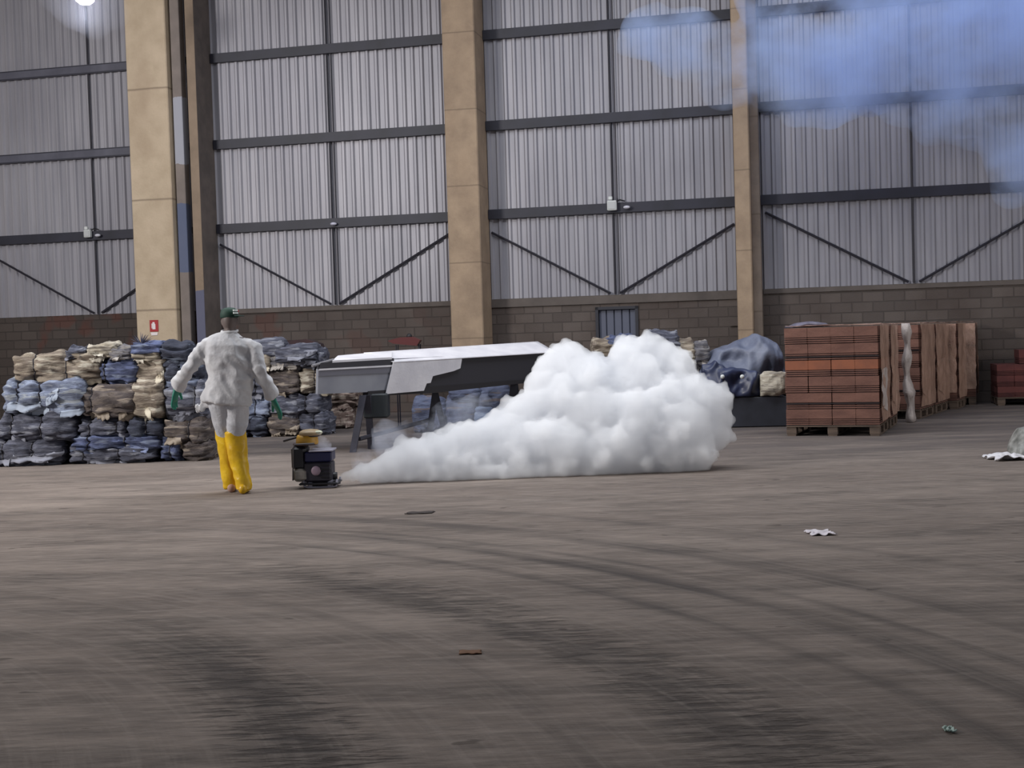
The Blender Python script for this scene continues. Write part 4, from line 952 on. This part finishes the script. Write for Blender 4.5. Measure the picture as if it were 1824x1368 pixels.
# ------------------------------------------------------------------ smoke and haze
LUMPS = [ # px, py, r(px), Y
 (612, 850, 9, 13.60), (628, 845, 14, 13.62), (645, 842, 19, 13.66), (668, 840, 22, 13.7), (690, 833, 30, 13.8), (715, 825, 36, 13.85), (738, 815, 42, 13.9), (765, 818, 44, 13.95), (772, 802, 32, 13.95), (800, 812, 50, 14.0),
 (835, 800, 52, 14.1), (845, 820, 46, 14.0), (872, 785, 50, 14.2), (890, 815, 50, 14.1), (905, 766, 46, 14.3), (925, 800, 64, 14.2), (935, 742, 48, 14.4), (965, 800, 66, 14.2), (950, 722, 34, 14.4), (968, 690, 42, 14.6),
 (985, 665, 44, 14.7), (1002, 640, 36, 14.7), (1020, 630, 26, 14.6), (1000, 720, 60, 14.5), (1040, 680, 60, 14.6), (1052, 668, 36, 14.7), (1088, 672, 42, 14.7), (1120, 640, 44, 14.7), (1152, 622, 32, 14.7), (1180, 635, 36, 14.7), (1205, 655, 38, 14.6), (1222, 672, 28, 14.6),
 (1130, 700, 70, 14.6), (1060, 750, 80, 14.4), (1010, 800, 62, 14.1), (1060, 810, 60, 14.1), (1115, 800, 62, 14.1), (1140, 760, 80, 14.3), (1200, 720, 60, 14.4), (1235, 705, 42, 14.3), (1268, 712, 36, 14.3), (1284, 708, 22, 14.3), (1278, 742, 32, 14.3), (1265, 770, 44, 14.3),
 (1215, 760, 66, 14.2), (1170, 800, 54, 14.1), (1235, 795, 46, 14.1), (1250, 812, 30, 14.0), (1200, 815, 36, 14.0)]
LUMPS += [(655 + 24 * k, 846 - .0006 * (k * 24) ** 1.45, 18 + min(k, 6) * 1.2, 13.72 + .012 * k) for k in range(25)]
RS = random.Random(5)
def ico(n=1):
    import bmesh
    bm = bmesh.new(); bmesh.ops.create_icosphere(bm, subdivisions=n, radius=1); vs = [v.co.copy() for v in bm.verts]; fs = [tuple(v.index for v in f.verts) for f in bm.faces]; bm.free(); return vs, fs
IV, IF = ico(2)
IV1, IF1 = ico(1)
def cloud_mesh(grow=0.0, lv3=True, seed=5):
    R = random.Random(seed); mb = MB()
    def s(c, r, small=False): mb.add([c + v * r for v in (IV1 if small else IV)], IF1 if small else IF)
    for px, py, r, Y in LUMPS:
        c = at(px, py, Y); r = r / F * Y * .90; s(c, r + grow)
        for k in range(16):
            d = Vector((R.gauss(0, 1), R.gauss(0, 1), R.gauss(0, 1))).normalized(); r2 = r * R.uniform(.2, .40); c2 = c + d * (r * .93 - r2 * .25); s(c2, r2 + grow)
            if lv3:
                for q in range(6):
                    e = (d + Vector((R.gauss(0, 1), R.gauss(0, 1), R.gauss(0, 1))) * .8).normalized(); r3 = r2 * R.uniform(.3, .5)
                    if r3 > .012: s(c2 + e * r2 * .93, r3 + grow, True)
    return mb
SO = tuple(at(950, 860, 14.0)); SO = (SO[0], 14.0, 0)
m, nt, b = newmat('dense_white_smoke')
nt.nodes.remove(b); out = nt.nodes['Material Output']
vol = nt.nodes.new('ShaderNodeVolumePrincipled'); vol.inputs['Color'].default_value = (.988, .992, 1.0, 1); vol.inputs['Density'].default_value = 9; vol.inputs['Anisotropy'].default_value = 0.0
nt.links.new(vol.outputs[0], out.inputs['Volume'])
ck = cloud_mesh().build('smoke_cloud', m, None, True, org=SO)
remesh(ck, .024)
cof = lambda c: .014 * (.3 - 2 * abs(noise.noise(c * 7))) + .008 * (.3 - 2 * abs(noise.noise(c * 17)))
displace(ck, cof)
n = len(ck.data.vertices); co = np.empty(n * 3); ck.data.vertices.foreach_get('co', co); co = co.reshape(-1, 3); co[:, 2] = np.maximum(co[:, 2], .008); ck.data.vertices.foreach_set('co', co.ravel()); ck.data.update()
tag(ck, 'dense billowing white smoke cloud spreading over the floor from the fog machine', 'smoke')

def puff(name, lumps, dens, col, label, seed, scale=1.2, lo=.42, hi=.62, vox=.12, emit=0):
    R = random.Random(seed); mb = MB()
    for px, py, r, Y in lumps:
        c = at(px, py, Y); r = r / F * Y
        mb.add([c + v * r for v in IV], IF)
        for k in range(7):
            d = Vector((R.gauss(0, 1), R.gauss(0, .8), R.gauss(0, 1))).normalized(); mb.add([c + d * r * .8 + v * r * .45 for v in IV], IF)
    m, nt, b = newmat(name + '_medium'); nt.nodes.remove(b); vol = nt.nodes.new('ShaderNodeVolumePrincipled')
    vol.inputs['Color'].default_value = (*col, 1)
    nt.links.new(math_n(nt, 'MULTIPLY', ramp(nt, tnoise(nt, coords(nt, (1, .6, 1.3)), scale, 5, .65), [(lo, .0), (hi, 1)]), dens), vol.inputs['Density'])
    nt.links.new(vol.outputs[0], nt.nodes['Material Output'].inputs['Volume'])
    c = at(lumps[0][0], lumps[0][1], lumps[0][3]); o = remesh(mb.build(name, m, None, True, org=tuple(c)), vox)
    n = len(o.data.vertices); co = np.empty(n * 3); o.data.vertices.foreach_get('co', co); co = co.reshape(-1, 3); co[:, 2] = np.maximum(co[:, 2], .012 - c.z); o.data.vertices.foreach_set('co', co.ravel()); o.data.update()
    tag(o, label, 'smoke'); return o
puff('drifting_haze', [(1560, 60, 130, 22.5), (1340, 120, 70, 22.3), (1230, 80, 70, 22.6), (1420, 70, 90, 22.4), (1690, 70, 130, 22.2), (1830, 60, 130, 22), (1840, 270, 90, 21.8), (1450, 170, 60, 22.4), (1150, 60, 50, 22.6), (1700, 180, 80, 22.3), (1290, 150, 50, 22.4), (1500, 150, 70, 22.3), (1380, 165, 45, 22.2), (1790, 150, 80, 22.1), (1610, 170, 60, 22.4), (1590, -60, 120, 22.5), (1400, -30, 100, 22.5), (1760, -60, 120, 22.3)],
     1.5, (.60, .73, 1.0), 'thin bluish smoke drifting across the upper right cladding', 4, .6, .38, .70)
_gl = at(151, 4, 24.3)
puff('lamp_glow_puff', [(151, -10, 70, 24.4)], .07, (.85, .88, 1.0), 'faint bright puff added as the glow around the high bay lamp', 4, .5, .0, .1)  # added volume that gives the lamp its surrounding glow
_l = bpy.data.lights.new('lamp_light', 'POINT'); _l.energy = 45; _l.shadow_soft_size = .15; _l.color = (.85, .88, 1)
_o = bpy.data.objects.new('lamp_light', _l); COL.objects.link(_o); _o.location = (lp.x, lp.y - .1, lp.z - .42)
puff('smoke_wisp', [(650, 822, 26, 14.6), (700, 800, 34, 15.2), (745, 775, 38, 15.4), (690, 775, 30, 15.4), (800, 745, 38, 15.6), (850, 730, 34, 15.6)],
     1.1, (.80, .86, 1.0), 'faint bluish smoke wisp between the table leg and the dense cloud', 9, 3, .4, .6, .06)
puff('vapour_wisp', [(574, 788, 12, 13.6), (583, 794, 9, 13.62), (566, 782, 7, 13.6)], 6, (.9, .92, 1), 'small whitish vapour wisp rising off the fog machine', 9, 6, .35, .6, .03)
